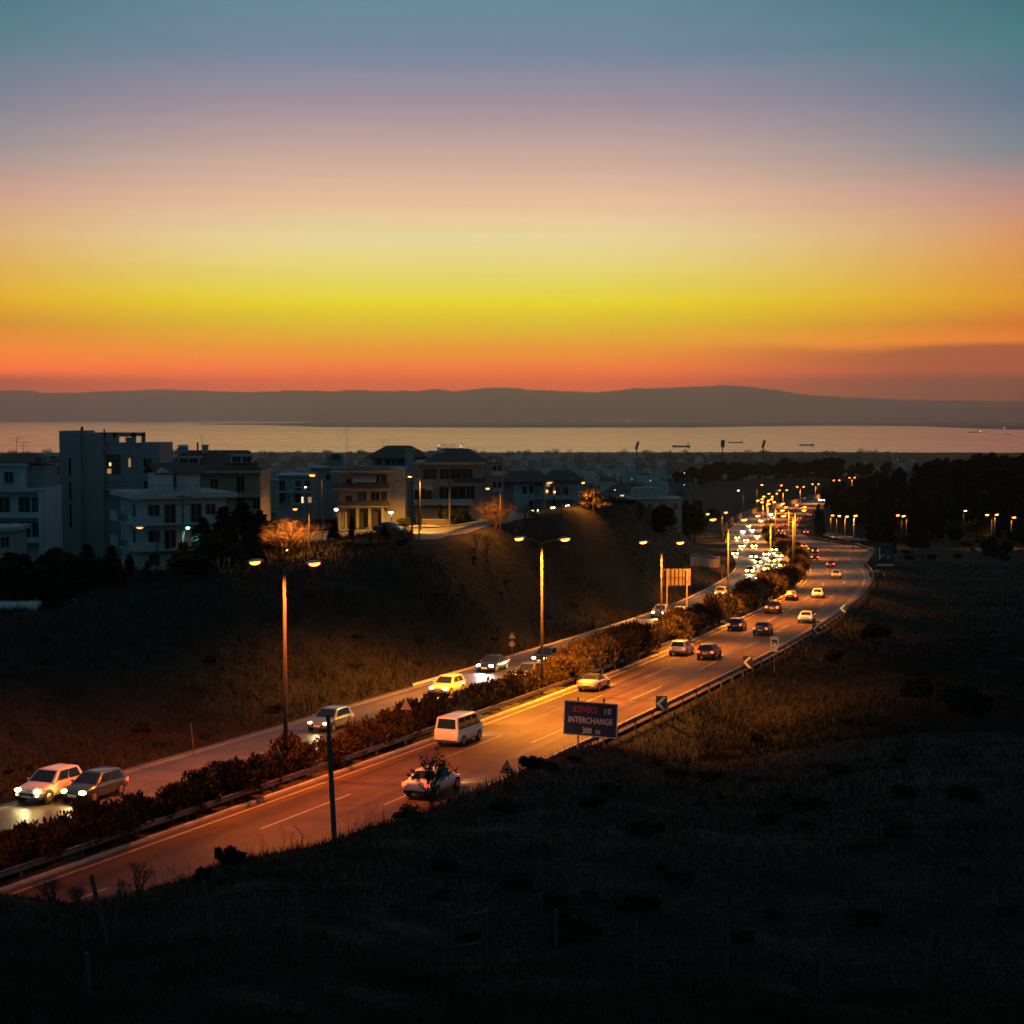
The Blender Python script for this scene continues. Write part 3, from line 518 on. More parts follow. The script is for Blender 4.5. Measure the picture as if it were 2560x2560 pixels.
for u, D, vt, pw, dy in ((1047, 186, 1250, 0, 0), (1251, 200, 1228, 6000, -1.2), (1484, 250, 1212, 6000, -2.0), (772, 183, 1280, 9000, -1.0), (432, 158, 1372, 0, 0)):
    if u == 432: continue
    x = ux(u, D); z0 = gz(x, D); h = float(at(u, vt, D)[2]) - z0; r = thing('lamp_pole', {1047: 'bare thin lamp pole at the near kerb of the lit street', 1251: 'thin lamp pole rising through the reddish bare tree', 1484: 'thin lamp pole rising in front of the orange-lit pine', 772: 'thin lamp pole rising through the glowing bare tree'}[u], 'pole', (x, D, z0))
    O('pole', MB().tube([(0, 0, -.5), (0, 0, h)], [.09, .06], 6).mesh('pole', M_pole), r); O('arm', MB().tube([(0, 0, h), (-.5, 0, h + .25), (-1.4, 0, h + .35)], .035, 5).mesh('arm', M_pole), r); hd = O('lamp_head', HEADS[.6][0], r, (-1.4, 0, h + .35), rz=math.pi)
    if pw: O('lens', HEADS[.6][1], hd, mat=M_lens['sodium']); spot(r, (-1.5, dy, h + .2), pw, (1, .30, .03), 165)
# ================================================================ CARS
PAINT = {k: mat('car_paint_' + k, c, .32, metal=.25 if k in ('silver', 'grey', 'teal') else 0, coat=.7) for k, c in dict(white=(.72,.71,.69), cream=(.62,.55,.42), silver=(.42,.42,.43), black=(.014,.014,.016), darkred=(.10,.012,.010), red=(.34,.02,.015), blue=(.03,.06,.11), grey=(.10,.11,.12), yellow=(.62,.42,.06), teal=(.20,.34,.38)).items()}
M_glass = mat('car_glass', (.012,.018,.022), .06, spec=.7); M_tyre = mat('tyre_rubber', (.012,.012,.012), .85); M_rim = mat('wheel_rim', (.4,.4,.4), .35, metal=.8); M_trim = mat('black_trim', (.02,.02,.02), .6); M_platemat = mat('licence_plate', (.75,.72,.6), .5); M_soft = mat('soft_top', (.015,.014,.014), .9)
M_hl = {k: mat('headlight_' + k, (.9,.9,.9), .2, emit=c, estr=s) for k, c, s in (('warm', (1,.66,.12), 60), ('cool', (.75,.92,1), 70), ('dim', (1,.75,.4), 5), ('off', (.9,.9,.9), 0.02), ('far', (1,.62,.075), 90), ('farcool', (.85,.95,.9), 120))}
M_tl = {k: mat('taillight_' + k, (.4,.01,.01), .25, emit=(1,.06,.015), estr=s) for k, s in (('on', 5), ('brake', 16), ('far', 20), ('off', 0.02))}
M_lamp2 = mat('fog_light', (.8,.9,.9), .2, emit=(.4,.85,1), estr=12)
SPEC = dict(   # body stations (x, bottom, top, half width); cabin: belt height, base rear, roof rear, roof front, base front, roof height, half widths
 hatch=dict(st=[(-2.02,.42,.72,.66),(-1.98,.30,.88,.80),(-1.6,.22,.95,.87),(-.8,.19,.94,.885),(0,.19,.93,.885),(.7,.19,.92,.88),(1.1,.20,.89,.87),(1.6,.22,.80,.84),(1.93,.28,.68,.74),(2.05,.36,.56,.60)], cab=(.90,-1.93,-1.52,.22,1.02,1.47,.83,.62), wb=(-1.22,1.30), r=.31),
 sedan=dict(st=[(-2.28,.42,.72,.66),(-2.22,.30,.90,.80),(-1.75,.22,.96,.87),(-.9,.19,.95,.89),(0,.19,.93,.89),(.8,.19,.91,.885),(1.2,.20,.88,.875),(1.75,.22,.79,.85),(2.12,.28,.68,.76),(2.26,.36,.56,.62)], cab=(.91,-1.62,-.92,.22,1.05,1.43,.83,.60), wb=(-1.33,1.40), r=.32),
 suv=dict(st=[(-2.08,.46,.85,.70),(-2.04,.36,1.02,.84),(-1.6,.28,1.08,.90),(-.8,.25,1.07,.91),(0,.25,1.05,.91),(.7,.25,1.03,.905),(1.1,.26,1.0,.90),(1.6,.28,.93,.87),(1.98,.34,.80,.78),(2.10,.44,.66,.64)], cab=(1.02,-1.98,-1.58,.18,.98,1.64,.86,.66), wb=(-1.27,1.34), r=.35),
 van=dict(st=[(-2.34,.45,.95,.80),(-2.30,.34,1.05,.84),(-1.8,.26,1.06,.845),(-.6,.24,1.06,.85),(.6,.24,1.05,.85),(1.4,.24,1.04,.845),(1.9,.26,1.0,.83),(2.2,.30,.88,.78),(2.36,.40,.66,.66)], cab=(1.03,-2.30,-2.16,1.05,1.92,1.96,.83,.70), wb=(-1.35,1.30), r=.33),
 convertible=dict(st=[(-2.12,.42,.72,.64),(-2.06,.30,.90,.78),(-1.6,.22,.95,.85),(-.8,.19,.93,.86),(0,.19,.91,.86),(.8,.19,.88,.855),(1.2,.20,.85,.85),(1.7,.22,.76,.82),(2.02,.28,.65,.72),(2.14,.36,.54,.58)], cab=(.89,-1.35,-.80,.12,.90,1.34,.78,.55), wb=(-1.22,1.32), r=.31))
CM = {}
def lerp(a, b, t): return tuple(x + (y - x) * t for x, y in zip(a, b))
def car_meshes(k):
    if k in CM: return CM[k]
    S = SPEC[k]; d = {}; rings = []
    for x, zb, zt, w_ in S['st']:
        h = zt - zb
        half = [(x, 0, zb), (x, w_ * .82, zb), (x, w_ * .97, zb + h * .16), (x, w_, zb + h * .45), (x, w_ * .985, zb + h * .72), (x, w_ * .93, zb + h * .93), (x, w_ * .70, zt + .012), (x, 0, zt + .03)]
        rings.append(half + [(p[0], -p[1], p[2]) for p in half[-2:0:-1]])
    d['body'] = MB().loft(rings).mesh('body', PAINT['white'], True)
    zb, x0, x1, x2, x3, zr, wb, wr = S['cab']
    B = {('f', s): (x3, s * wb, zb - .04) for s in (1, -1)} | {('r', s): (x0, s * wb, zb - .04) for s in (1, -1)}
    R = {('f', s): (x2, s * wr, zr - .05) for s in (1, -1)} | {('r', s): (x1, s * wr, zr - .05) for s in (1, -1)}
    bm = bmesh.new(); vs = {}
    for n_, q_ in (('B', B), ('R', R)):
        for kk, p in q_.items(): vs[n_, kk] = bm.verts.new(p)
    for s in (1, -1):                               # roof crown
        vs['T', s] = None
    top = [bm.verts.new((x1 + .12, wr * .72, zr)), bm.verts.new((x2 - .14, wr * .72, zr)), bm.verts.new((x2 - .14, -wr * .72, zr)), bm.verts.new((x1 + .12, -wr * .72, zr))]
    r_ = [vs['R', ('r', 1)], vs['R', ('f', 1)], vs['R', ('f', -1)], vs['R', ('r', -1)]]; b_ = [vs['B', ('r', 1)], vs['B', ('f', 1)], vs['B', ('f', -1)], vs['B', ('r', -1)]]
    bm.faces.new(top)
    for i in range(4):
        j = (i + 1) % 4; bm.faces.new((r_[i], r_[j], top[j], top[i])); bm.faces.new((b_[i], b_[j], r_[j], r_[i]))
    bmesh.ops.recalc_face_normals(bm, faces=bm.faces)
    bmesh.ops.bevel(bm, geom=[e for e in bm.edges if len(e.link_faces) == 2], offset=.045, segments=2, affect='EDGES', profile=.6)
    m = bpy.data.meshes.new('cabin'); bm.to_mesh(m); bm.free(); m.materials.append(PAINT['white']); m.shade_smooth(); d['cabin'] = m
    def pane(c, s0, s1, t0, t1):                    # c: four corners b0,b1,r1,r0 ; window set just proud of the face
        P = lambda s, t: Vector(lerp(lerp(c[0], c[1], s), lerp(c[3], c[2], s), t)); q4 = [P(s0, t0), P(s1, t0), P(s1, t1), P(s0, t1)]
        nn = (q4[1] - q4[0]).cross(q4[3] - q4[0]).normalized(); ctr = Vector((0, 0, zb + .2))
        if nn.dot(q4[0] - ctr) < 0: nn = -nn
        return MB().add([p + nn * .022 for p in q4] + [p - nn * .02 for p in q4], [(0, 1, 2, 3), (0, 4, 5, 1), (1, 5, 6, 2), (2, 6, 7, 3), (3, 7, 4, 0)]).mesh('window', M_glass)
    d['windscreen'] = pane([B['f', 1], B['f', -1], R['f', -1], R['f', 1]], .07, .93, .12, .93)
    d['rear_window'] = pane([B['r', 1], B['r', -1], R['r', -1], R['r', 1]], .09, .91, .16 if k != 'van' else .22, .90)
    for s in (1, -1):
        c = [B['r', s], B['f', s], R['f', s], R['r', s]]
        d['sw', s] = [pane(c, a, b, .17, .92) for a, b in (((.12, .50), (.535, .90)) if k != 'van' else ((.06, .34), (.37, .64), (.68, .93)))]
    xr, xf = S['st'][0][0], S['st'][-1][0]; W2 = S['st'][3][3]; h0 = S['st'][1][2]; hf = S['st'][-2][2]
    tl = MB().box(-.03, .05, -.13, .13, -.10, .10) if k != 'van' else MB().box(-.03, .05, -.08, .08, -.17, .17)
    d['taillight'] = tl.mesh('taillight', M_tl['on']); d['tlp'] = (S['st'][1][0] - .02, S['st'][1][3] - .12, h0 - .13)
    d['headlight'] = MB().blob((0, 0, 0), (.14, .15, .075), 10, 6).mesh('headlight', M_hl['warm'], True); d['hlp'] = (S['st'][-2][0] - .02, S['st'][-2][3] - .17, hf - .06)
    d['plate'] = MB().box(-.012, .012, -.26, .26, -.06, .06).mesh('licence_plate', M_platemat)
    d['wheel'] = MB().tube([(0, -.11, 0), (0, -.09, 0), (0, .09, 0), (0, .11, 0)], [S['r'] - .03, S['r'], S['r'], S['r'] - .03], 16).mesh('wheel', M_tyre, True)
    d['arch'] = MB().tube([(0, -.012, 0), (0, .012, 0)], [S['r'] + .055] * 2, 16).mesh('wheel_arch', M_trim)
    d['rim'] = MB().tube([(0, 0, 0), (0, .02, 0)], [S['r'] * .66, S['r'] * .5], 10).mesh('rim', M_rim)
    d['bumper_rear'] = MB().box(S['st'][0][0] - .035, S['st'][1][0] + .1, -.70, .70, .30 if k != 'suv' else .38, .46 if k != 'suv' else .58).mesh('bumper', M_trim)
    d['grille'] = MB().box(xf - .12, xf + .012, -.42, .42, .38 if k != 'suv' else .46, .52 if k != 'suv' else .62).mesh('grille', M_trim)
    d['mirror'] = MB().blob((0, 0, 0), (.07, .10, .065), 8, 5).mesh('mirror', PAINT['white'], True); d['mp'] = (x3 - .28, wb + .10, zb + .08)
    d['sunroof'] = MB().box(x1 + .2, x2 - .15, -wr * .6, wr * .6, zr - .01, zr + .006).mesh('roof_panel', M_glass)
    d['spec'] = S; CM[k] = d; return d
def car(label, kind, paint, pos, hd, front=None, tail=None, detail=2, scale=1, power=0, pcol=(1, .85, .5), group=None, roof=None, extra=None):
    d = car_meshes(kind); S = d['spec']; pm = PAINT[paint]
    name = {'hatch': 'hatchback_car', 'sedan': 'sedan_car', 'suv': 'suv_car', 'van': 'panel_van', 'convertible': 'convertible_car'}[kind]
    root = thing(name, label, 'van' if kind == 'van' else 'car', pos, hd, group); root.scale = (scale,) * 3
    O('body', d['body'], root, mat=pm); O('cabin', d['cabin'], root, mat=roof or pm)
    O('windscreen', d['windscreen'], root); O('rear_window', d['rear_window'], root)
    for s in (1, -1):
        if detail > 0:
            for m in d['sw', s]: O('side_window', m, root)
        for x in S['wb']:
            if detail > 0:
                wz = O('wheel', d['wheel'], root, (x, s * (S['st'][3][3] - .10), S['r']))
                if detail > 1: O('rim', d['rim'], wz, (0, s * .112, 0), rz=0 if s > 0 else math.pi); O('wheel_arch', d['arch'], root, (x, s * (S['st'][3][3] - .004), S['r'] + .02))
        x, y, z = d['hlp']; O('headlight', d['headlight'], root, (x, s * y, z), mat=M_hl[front or 'off'], scale=1.9 if front in ('far', 'farcool') else 1.35)
        x, y, z = d['tlp']; O('taillight', d['taillight'], root, (x, s * y, z), mat=M_tl[tail or 'on'], scale=1.2 if tail == 'far' else 1)
        if detail > 1: O('mirror', d['mirror'], root, (d['mp'][0], s * d['mp'][1], d['mp'][2]), mat=pm)
    if detail > 0:
        xr, xf = S['st'][0][0], S['st'][-1][0]
        O('licence_plate', d['plate'], root, (xr - .05, 0, .62 if kind != 'suv' else .75)); O('licence_plate', d['plate'], root, (xf + .02, 0, .44))
        O('bumper', d['bumper_rear'], root); O('grille', d['grille'], root)
    if power:
        x, y, z = d['hlp']
        l = spot(root, (x + .25, 0, z), power, pcol, 130, 1.0, rot=(0, -math.pi / 2 + .04, 0), rad=.12)
    return root
def tang(fx, D): return math.atan2(1.0, float(fx(D + 2) - fx(D - 2)) / 4)
def place(lane_, u, v, kind, front):
    p = onroad(u, v); fx = RL if lane_ == 'R' else (LL if lane_ == 'L' else RP); a = tang(fx, p[1]); Lh = {'hatch': 2.05, 'sedan': 2.27, 'suv': 2.1, 'van': 2.36, 'convertible': 2.14}[kind]
    dx, dy = math.cos(a), math.sin(a)
    x, y = p[0] + dx * Lh, p[1] + dy * Lh          # the pixel is the end facing the camera
    return (x, y, CZ - float(Hr(y)) + .012), (a if lane_ != 'L' else a + math.pi)
def pitch(o, D, back): o.rotation_mode = 'XYZ'; s = (float(Hr(D + 2) - Hr(D - 2))) / 4; o.rotation_euler = (0, math.atan(s) * (-1 if back else 1), o.rotation_euler.z)
RC = [(1038,1999,'sedan','white','white sedan behind the bare shrub on the near carriageway'), (1114,1869,'van','white','white panel van with dark rear window driving away'), (1465,1731,'convertible','silver','silver convertible with a dark soft top above the blue sign'),
      (1692,1641,'hatch','silver','silver hatchback beside the hedge in the fast lane, next to a dark hatchback'), (1762,1650,'hatch','darkred','dark red hatchback right of the silver hatchback by the hedge'), (1836,1578,'hatch','black','black hatchback in the fast lane with dark tail end'), (1900,1589,'sedan','black','low black coupe-like sedan in the middle lane'),
      (2012,1559,'sedan','white','white sedan in the outer lane just before a chevron sign'), (1929,1535,'suv','black','black car with bright red taillights hugging the hedge'), (1976,1502,'sedan','grey','dark grey sedan rounding the bend beside the hedge'), (2043,1496,'hatch','white','white hatchback in the middle lane of the bend'),
      (2090,1447,'suv','cream','cream suv just past the dark asphalt joint'), (2076,1419,'sedan','darkred','dark red sedan ahead of the cream suv'), (2037,1401,'sedan','black','black sedan ahead of the dark red one on the bend'), (2038,1383,'hatch','red','bright red hatchback braking on the bend'), (2027,1378,'hatch','yellow','yellow car half hidden behind the red hatchback'),
      (2010,1371,'hatch','grey','dark car emerging behind the hedge on the bend'), (1985,1358,'sedan','black','dark car low behind the hedge near the bend lamps'), (1966,1349,'hatch','black','black hatchback right in the braking queue'), (1953,1348,'hatch','red','red car left in the braking queue'), (1957,1339,'suv','darkred','tall red car second row of the braking queue'), (1951,1332,'van','darkred','dark van at the head of the braking queue'),
      (1939,1321,'sedan','black','dark sedan leftmost on the far straight'), (1963,1314,'hatch','black','small dark car in mid road on the far straight'), (1977,1309,'sedan','teal','pale car beside the braking red one far ahead'), (1989,1317,'hatch','red','red car with glowing lights on the far straight'), (1988,1304,'hatch','darkred','dim red car one row behind the pale far car'), (1998,1299,'hatch','black','dark car rightmost on the far straight'), (1978,1297,'hatch','darkred','dim red car by the far kerb'), (2024,1290,'sedan','darkred','lone dark red car far up the road near the tall dark cypress')]
for i, (u, v, k, pnt, lb) in enumerate(RC):
    pos, hd = place('R', u, v, k, None); D = pos[1]
    tl = 'on' if D < 200 else ('brake' if D < 420 else 'far')
    o = car(lb, k, pnt, pos, hd, None, tl, 2 if D < 250 else 1 if D < 520 else 0, power=900 if D < 420 else 0, pcol=(1, .78, .35), group='cars driving away', roof=M_soft if k == 'convertible' else None); pitch(o, D, False)
pos, hd = place('P', 2015, 1334, 'hatch', None); car('lit car on the curving slip road by the dark trees', 'hatch', 'cream', pos, hd, None, 'far', 1, group='cars driving away')
LC = [(66,2013,'suv','white','warm','white compact suv with bright headlights nearest the left edge',5000), (180,2011,'hatch','blue','warm','dark blue hatchback behind the hedge beside the white compact suv',4000), (792,1832,'hatch','teal','dim','pale blue car half hidden behind the hedge and wooden pole',800), (1094,1741,'hatch','cream','warm','beige hatchback with one glaring headlight above the hedge',5000),
      (1210,1683,'sedan','black','cool','black sedan with bluish headlights on the far carriageway',6000), (1348,1663,'hatch','black','warm','dark hatchback behind the lamp post on the oncoming side',4000), (1302,1706,'hatch','grey','warm','car hidden behind the hedge with only lights and roof showing',3000), (1644,1546,'suv','silver','warm','silver car with a glaring yellow headlight beside the lamp post',5000), (1692,1547,'sedan','cream','dim','pale taxi-like sedan overtaking beside the silver car',1500),
      (1798,1495,'suv','silver','dim','silver car with unlit front by the tall pole',0), (1868,1468,'hatch','cream','warm','cream hatchback leading the oncoming queue',5000), (1900,1454,'sedan','silver','cool','silver sedan second in the oncoming queue',5000), (1874,1435,'hatch','silver','warm','oncoming car at the left of the queue with round lights',5000), (1917,1430,'hatch','white','warm','oncoming pale car in the middle of the queue',4500), (1946,1440,'hatch','yellow','warm','yellow oncoming taxi-like car at the hedge side of the queue',4500),
      (1957,1422,'suv','black','warm','dark oncoming car near the hedge behind the yellow one',4500), (1884,1398,'sedan','black','warm','dark oncoming sedan alone in the left lane mid bend',4500), (1916,1393,'suv','teal','farcool','oncoming car with glaring bluish white headlights',6000), (1948,1396,'hatch','grey','warm','oncoming grey car next to the glaring bluish one',4500), (1935,1381,'suv','silver','warm','oncoming car behind the glaring bluish one',4000),
      (1855,1371,'hatch','silver','far','oncoming car leftmost in the far group, yellow lights',5000), (1885,1370,'hatch','black','far','oncoming car right of the yellow-lit leftmost one',5000), (1865,1356,'hatch','silver','far','oncoming car behind the first row of the far group',5000), (1857,1333,'hatch','white','farcool','oncoming car on the left, entering the bend',5000), (1880,1329,'hatch','white','farcool','oncoming car on the right, entering the bend',5000), (1927,1289,'hatch','white','farcool','oncoming car under the lamp cluster',4000), (1932,1297,'hatch','grey','far','oncoming car tucked behind the lamp cluster hedge',3000),
      (1838,1390,'hatch','grey','far','oncoming car by the left kerb halfway round the bend',4000), (1895,1412,'hatch','silver','far','oncoming car behind the pale car in the middle of the queue',4000), (1930,1409,'hatch','cream','far','oncoming car between the queue and the glaring bluish one',4000), (1843,1349,'hatch','black','far','oncoming car close to the left kerb of the far bend',3500), (1893,1345,'hatch','grey','far','oncoming car on the hedge side of the far group',3500), (1872,1318,'hatch','grey','far','oncoming car behind the pair entering the bend',3000), (1902,1305,'hatch','white','far','lone oncoming car on the straight behind the bend',3000),
      (2050,1252,'hatch','white','farcool','left one of the farthest oncoming cars',0), (2058,1252,'hatch','white','farcool','middle one of the farthest oncoming cars',0), (2063,1247,'hatch','white','far','right one of the farthest oncoming cars',0)]
for i, (u, v, k, pnt, fr, lb, pw) in enumerate(LC):
    pos, hd = place('L', u, v, k, fr); D = pos[1]
    o = car(lb, k, pnt, pos, hd, fr if D < 300 or fr not in ('warm', 'cool') else {'warm': 'far', 'cool': 'farcool'}[fr], 'on', 2 if D < 300 else 1 if D < 520 else 0, power=pw * (.05 if i < 2 else .2), pcol=(.85, .95, 1) if 'cool' in fr else (1, .80, .36), group='cars coming towards the camera'); pitch(o, D, True)
    if i == 0:
        for s in (1, -1): O('fog_light', MB().blob((2.06, s * .6, .5), (.05, .12, .05), 8, 5).mesh('fog_light', M_lamp2, True), o)
# parked cars in the housing area
for u, D, hd, k, pnt, lb in ((975, 219, math.radians(-28), 'sedan', 'black', 'dark car parked on the lit street corner'), (140, 158, math.radians(10), 'hatch', 'blue', 'dark parked car dimly seen among the black trees on the left')):
    x = ux(u, D); car(lb, k, pnt, (x, D, gz(x, D) + .12), hd, None, 'off', 1, power=0)
# bus roof showing over the bank at the left edge
bx = ux(-30, 149); bz = float(at(60, 1505, 149)[2]) - 2.74; M_busw = mat('bus_white', (.55, .52, .5), .4, coat=.3)
bus = thing('parked_bus', 'white bus roof showing above the grassy bank at the left edge', 'bus', (bx, 149, bz), math.radians(7))
prof = [(-1.2, .3), (1.2, .3), (1.25, .6), (1.25, 2.3), (1.12, 2.62), (.8, 2.74), (-.8, 2.74), (-1.12, 2.62), (-1.25, 2.3), (-1.25, .6)]
O('body', MB().loft([[(x_, y_ * s_, z_ * (1 if s_ == 1 else .985)) for y_, z_ in prof] for x_, s_ in ((-7, 1), (4.0, 1), (4.3, .97))]).mesh('body', M_busw), bus)
O('windscreen', MB().box(4.25, 4.34, -1.05, 1.05, 1.2, 2.3).mesh('windscreen', M_glass), bus)
for k in range(5): O('side_window', MB().box(-6.5 + k * 2.05, -4.65 + k * 2.05, -1.29, -1.22, 1.25, 2.2).mesh('side_window', M_glass), bus)
for x_ in (-4.6, 2.4):
    for s in (1, -1): O('wheel', CM['sedan']['wheel'], bus, (x_, s * 1.1, .42), scale=1.4)
O('roof_hatch', MB().box(-1.2, .1, -.4, .4, 2.73, 2.82).mesh('roof_hatch', M_trim), bus)
# ================================================================ VEGETATION
M_leaf = {k: mat('foliage_' + k, a, .75, col2=b, vscale=1.6, spec=.2) for k, a, b in (('oleander', (.018,.016,.008), (.062,.038,.018)), ('conifer', (.010,.018,.010), (.022,.034,.016)), ('pine', (.012,.020,.010), (.028,.038,.016)), ('litpine', (.07,.07,.03), (.13,.11,.05)), ('bush', (.014,.018,.009), (.030,.032,.018)), ('far', (.018,.09,.09), (.035,.15,.15)))}  # litpine has lamplight put into its colour, far the teal of distant haze
M_bark = mat('bark', (.07,.05,.035), .9, var=.4, vscale=6); M_twig = mat('bare_twigs', (.16,.11,.07), .9, var=.3, vscale=5); M_dry = mat('dead_stems', (.05,.04,.03), .9)
def quads(c, size, up=None, rs=None, asp=1.8):
    """leaf-sized quads at points c (n,3); up: preferred direction (n,3) of the long axis"""
    rs = rs or rng; n_ = len(c); a = rs.normal(size=(n_, 3)); a /= np.linalg.norm(a, axis=1, keepdims=True)
    if up is not None: a = a * .6 + up; a /= np.linalg.norm(a, axis=1, keepdims=True)
    b = np.cross(a, rs.normal(size=(n_, 3))); b /= np.linalg.norm(b, axis=1, keepdims=True) + 1e-9
    s = (size * (.6 + .8 * rs.random(n_)))[:, None]; a = a * s * asp / 2; b = b * s / 2
    v = np.stack([c - a, c + b * .9, c + a, c - b * .9], 1).reshape(-1, 3); return v, np.arange(n_ * 4).reshape(-1, 4)
def cloud(n_, clumps, rs):
    """points spread through clumps (x,y,z,rx,rz), denser at the surface"""
    cl = np.array(clumps); w_ = (cl[:, 3] ** 2) * cl[:, 4]; idx = rs.choice(len(cl), n_, p=w_ / w_.sum()); d = rs.normal(size=(n_, 3)); d /= np.linalg.norm(d, axis=1, keepdims=True)
    r = rs.random(n_) ** .45; q_ = cl[idx]; return q_[:, :3] + d * r[:, None] * np.stack([q_[:, 3], q_[:, 3], q_[:, 4]], 1), d
SHRUB = []
for s in range(6):
    rs = np.random.default_rng(40 + s); cl = []
    for k in range(15):
        a = rs.random() * 6.28; r = rs.random() ** .6 * 1.1; h = .5 + rs.random() * 1.15 * (1.15 - .5 * r); cl.append((math.cos(a) * r, math.sin(a) * r, h, .36 + .25 * rs.random(), .34 + .3 * rs.random()))
    p, d = cloud(2600, cl, rs); keep = p[:, 2] > .02; v, f = quads(p[keep], .10, d[keep] * .5 + [0, 0, .7], rs, 2.6)
    st = MB()
    for k in range(9):
        c = cl[k]; st.tube([(c[0] * .15, c[1] * .15, -.1), (c[0] * .6, c[1] * .6, c[2] * .6), (c[0], c[1], c[2] + .3)], [.03, .02, .008], 4)
    SHRUB.append((npmesh('leaves', v, f, M_leaf['oleander']), st.mesh('stems', M_bark)))
d = 42.; k = 0; rs = np.random.default_rng(5)
while d < 640:
    lo, hi = float(LR(d)) + .9, float(RL(d)) - 1.7; wd = max(hi - lo, 1.2)
    if rs.random() > .03:
        for xx in ([lo + wd * (.3 + .4 * rs.random())] if wd < 3.4 else [lo + wd * .25, lo + wd * .78]):
            s = np.interp(d, [40, 90, 137, 150, 250, 400], [.92, .98, 1.0, 1.42, 1.5, 1.35]) * (.8 + .45 * rs.random()); r = thing('oleander_shrub', 'dense brownish oleander shrub in the hedge row on the median', 'shrub', (xx, d + rs.normal() * .3, CZ - float(Hr(d)) + .08), rs.random() * 6.28, 'oleander shrubs of the median hedge')
            r.scale = (s * 1.02, s * 1.02, s * (.9 + .2 * rs.random())); m1, m2 = SHRUB[k % 6]; O('leaves', m1, r); O('stems', m2, r); k += 1
    d += (1.35 if d < 160 else 2.1 if d < 330 else 4.0)
# --- tree models
def bare_tree(seed, h, spread, n0=5, depth=5, rad=.16, upw=.35):
    rs = random.Random(seed); mb = MB(); tips = []
    def grow(p, dr, ln, r, dep):
        q1 = p + dr * ln * .5 + Vector((rs.gauss(0, .05), rs.gauss(0, .05), 0)) * ln; q2 = q1 + (dr + Vector((rs.gauss(0, .2), rs.gauss(0, .2), rs.gauss(0, .12) + .06))).normalized() * ln * .5
        mb.tube([p, q1, q2], [r, r * .85, r * .66], 5 if r > .03 else 3, cap=False)
        if dep == 0: tips.append(q2); return
        for k in range(rs.choice((2, 3, 3)) if dep > 1 else 3):
            nd = (dr + Vector((rs.gauss(0, .55), rs.gauss(0, .55), rs.gauss(0, .35) + upw * .4)) * spread).normalized(); grow(q1.lerp(q2, rs.uniform(.3, 1)), nd, ln * rs.uniform(.62, .85), r * .58, dep - 1)
    for k in range(n0):
        a = k / n0 * 6.28 + rs.random(); grow(Vector((0, 0, h * .10 * rs.random())), Vector((math.cos(a) * .55 * spread, math.sin(a) * .55 * spread, 1)).normalized(), h * .34, rad * rs.uniform(.6, 1), depth - 1)
    return mb
def fit(mb, wid, h):                               # stretch a branch skeleton to a given spread and height
    v = np.array(mb.v); sx = wid / (v[:, 0].max() - v[:, 0].min()); sz = h / v[:, 2].max(); cx = (v[:, 0].max() + v[:, 0].min()) / 2 * sx; v = v * [sx, sx, sz]; v[:, 0] -= cx * np.clip(v[:, 2] / h * 2, 0, 1)
    mb.v = [tuple(p) for p in v]; return mb
def conifer(seed, h, r, n_, droop=.25, size=.3, mtl='conifer', layers=14, bare=.08, jag=.35):
    rs = np.random.default_rng(seed); P = []; U = []; tr = MB().tube([(0, 0, -.5), (0, 0, h * .5), (0, 0, h * .97)], [h * .022, h * .013, .02], 6)
    for l in range(layers):
        t = bare + (1 - bare) * l / layers; z = h * t; rr = r * (1 - t) ** .8 * (1 + jag * (rs.random() - .5)) + .12
        for b in range(int(5 + rs.integers(4))):
            a = rs.random() * 6.28; L_ = rr * (.65 + .5 * rs.random()); m_ = max(4, int(n_ / layers / 7 * (.4 + L_ / r))); s = rs.random(m_) ** .6
            x = np.stack([np.cos(a) * s * L_, np.sin(a) * s * L_, z - droop * s * L_ + .12 * L_ * s ** 3 + rs.normal(size=m_) * .05], 1) + rs.normal(size=(m_, 3)) * (.10 + .10 * (1 - t)) * [1, 1, .6]
            P.append(x); U.append(np.tile([math.cos(a), math.sin(a), -.2], (m_, 1)))
            if l % 2 == 0: tr.tube([(0, 0, z), (math.cos(a) * L_ * .8, math.sin(a) * L_ * .8, z - droop * L_ * .7)], [.03, .008], 3, cap=False)
    v, f = quads(np.concatenate(P), size, np.concatenate(U), rs, 2.2); return npmesh('crown', v, f, M_leaf[mtl]), tr.mesh('trunk', M_bark)
def broad(seed, h, r, n_, mtl='bush', size=.28, trunk=.35, nc=16):
    rs = np.random.default_rng(seed); cl = []
    for k in range(nc):
        a = rs.random() * 6.28; q_ = rs.random() ** .5 * r * .75; z = h * (trunk + (1 - trunk) * (.25 + .6 * rs.random() * (1 - .4 * q_ / r))); cl.append((math.cos(a) * q_, math.sin(a) * q_, z, r * (.28 + .2 * rs.random()), h * .13 * (.7 + .7 * rs.random())))
    p, d_ = cloud(n_, cl, rs); v, f = quads(p, size, d_ * .8, rs, 1.8); tr = MB().tube([(0, 0, -.6), (0, 0, h * trunk), (0, 0, h * .7)], [h * .025, h * .02, h * .008], 6)
    for c in cl[:8]: tr.tube([(0, 0, h * trunk), (c[0] * .5, c[1] * .5, c[2] * .85), c[:3]], [h * .012, h * .008, .02], 4, cap=False)
    return npmesh('crown', v, f, M_leaf[mtl]), tr.mesh('trunk', M_bark)
TREES = {'con': [conifer(s, 10, 3.0, 9500, size=.46) for s in (1, 2, 3)], 'pine': [broad(20 + s, 11, 3.6, 5200, 'pine', .52, .30, 20) for s in range(4)], 'cyp': [conifer(s, 10, 1.0, 4200, droop=-.8, size=.28, layers=20, bare=.02) for s in (7, 8)], 'bush': [broad(30 + s, 3, 1.7, 2600, 'bush', .2, .05, 14) for s in range(3)]}
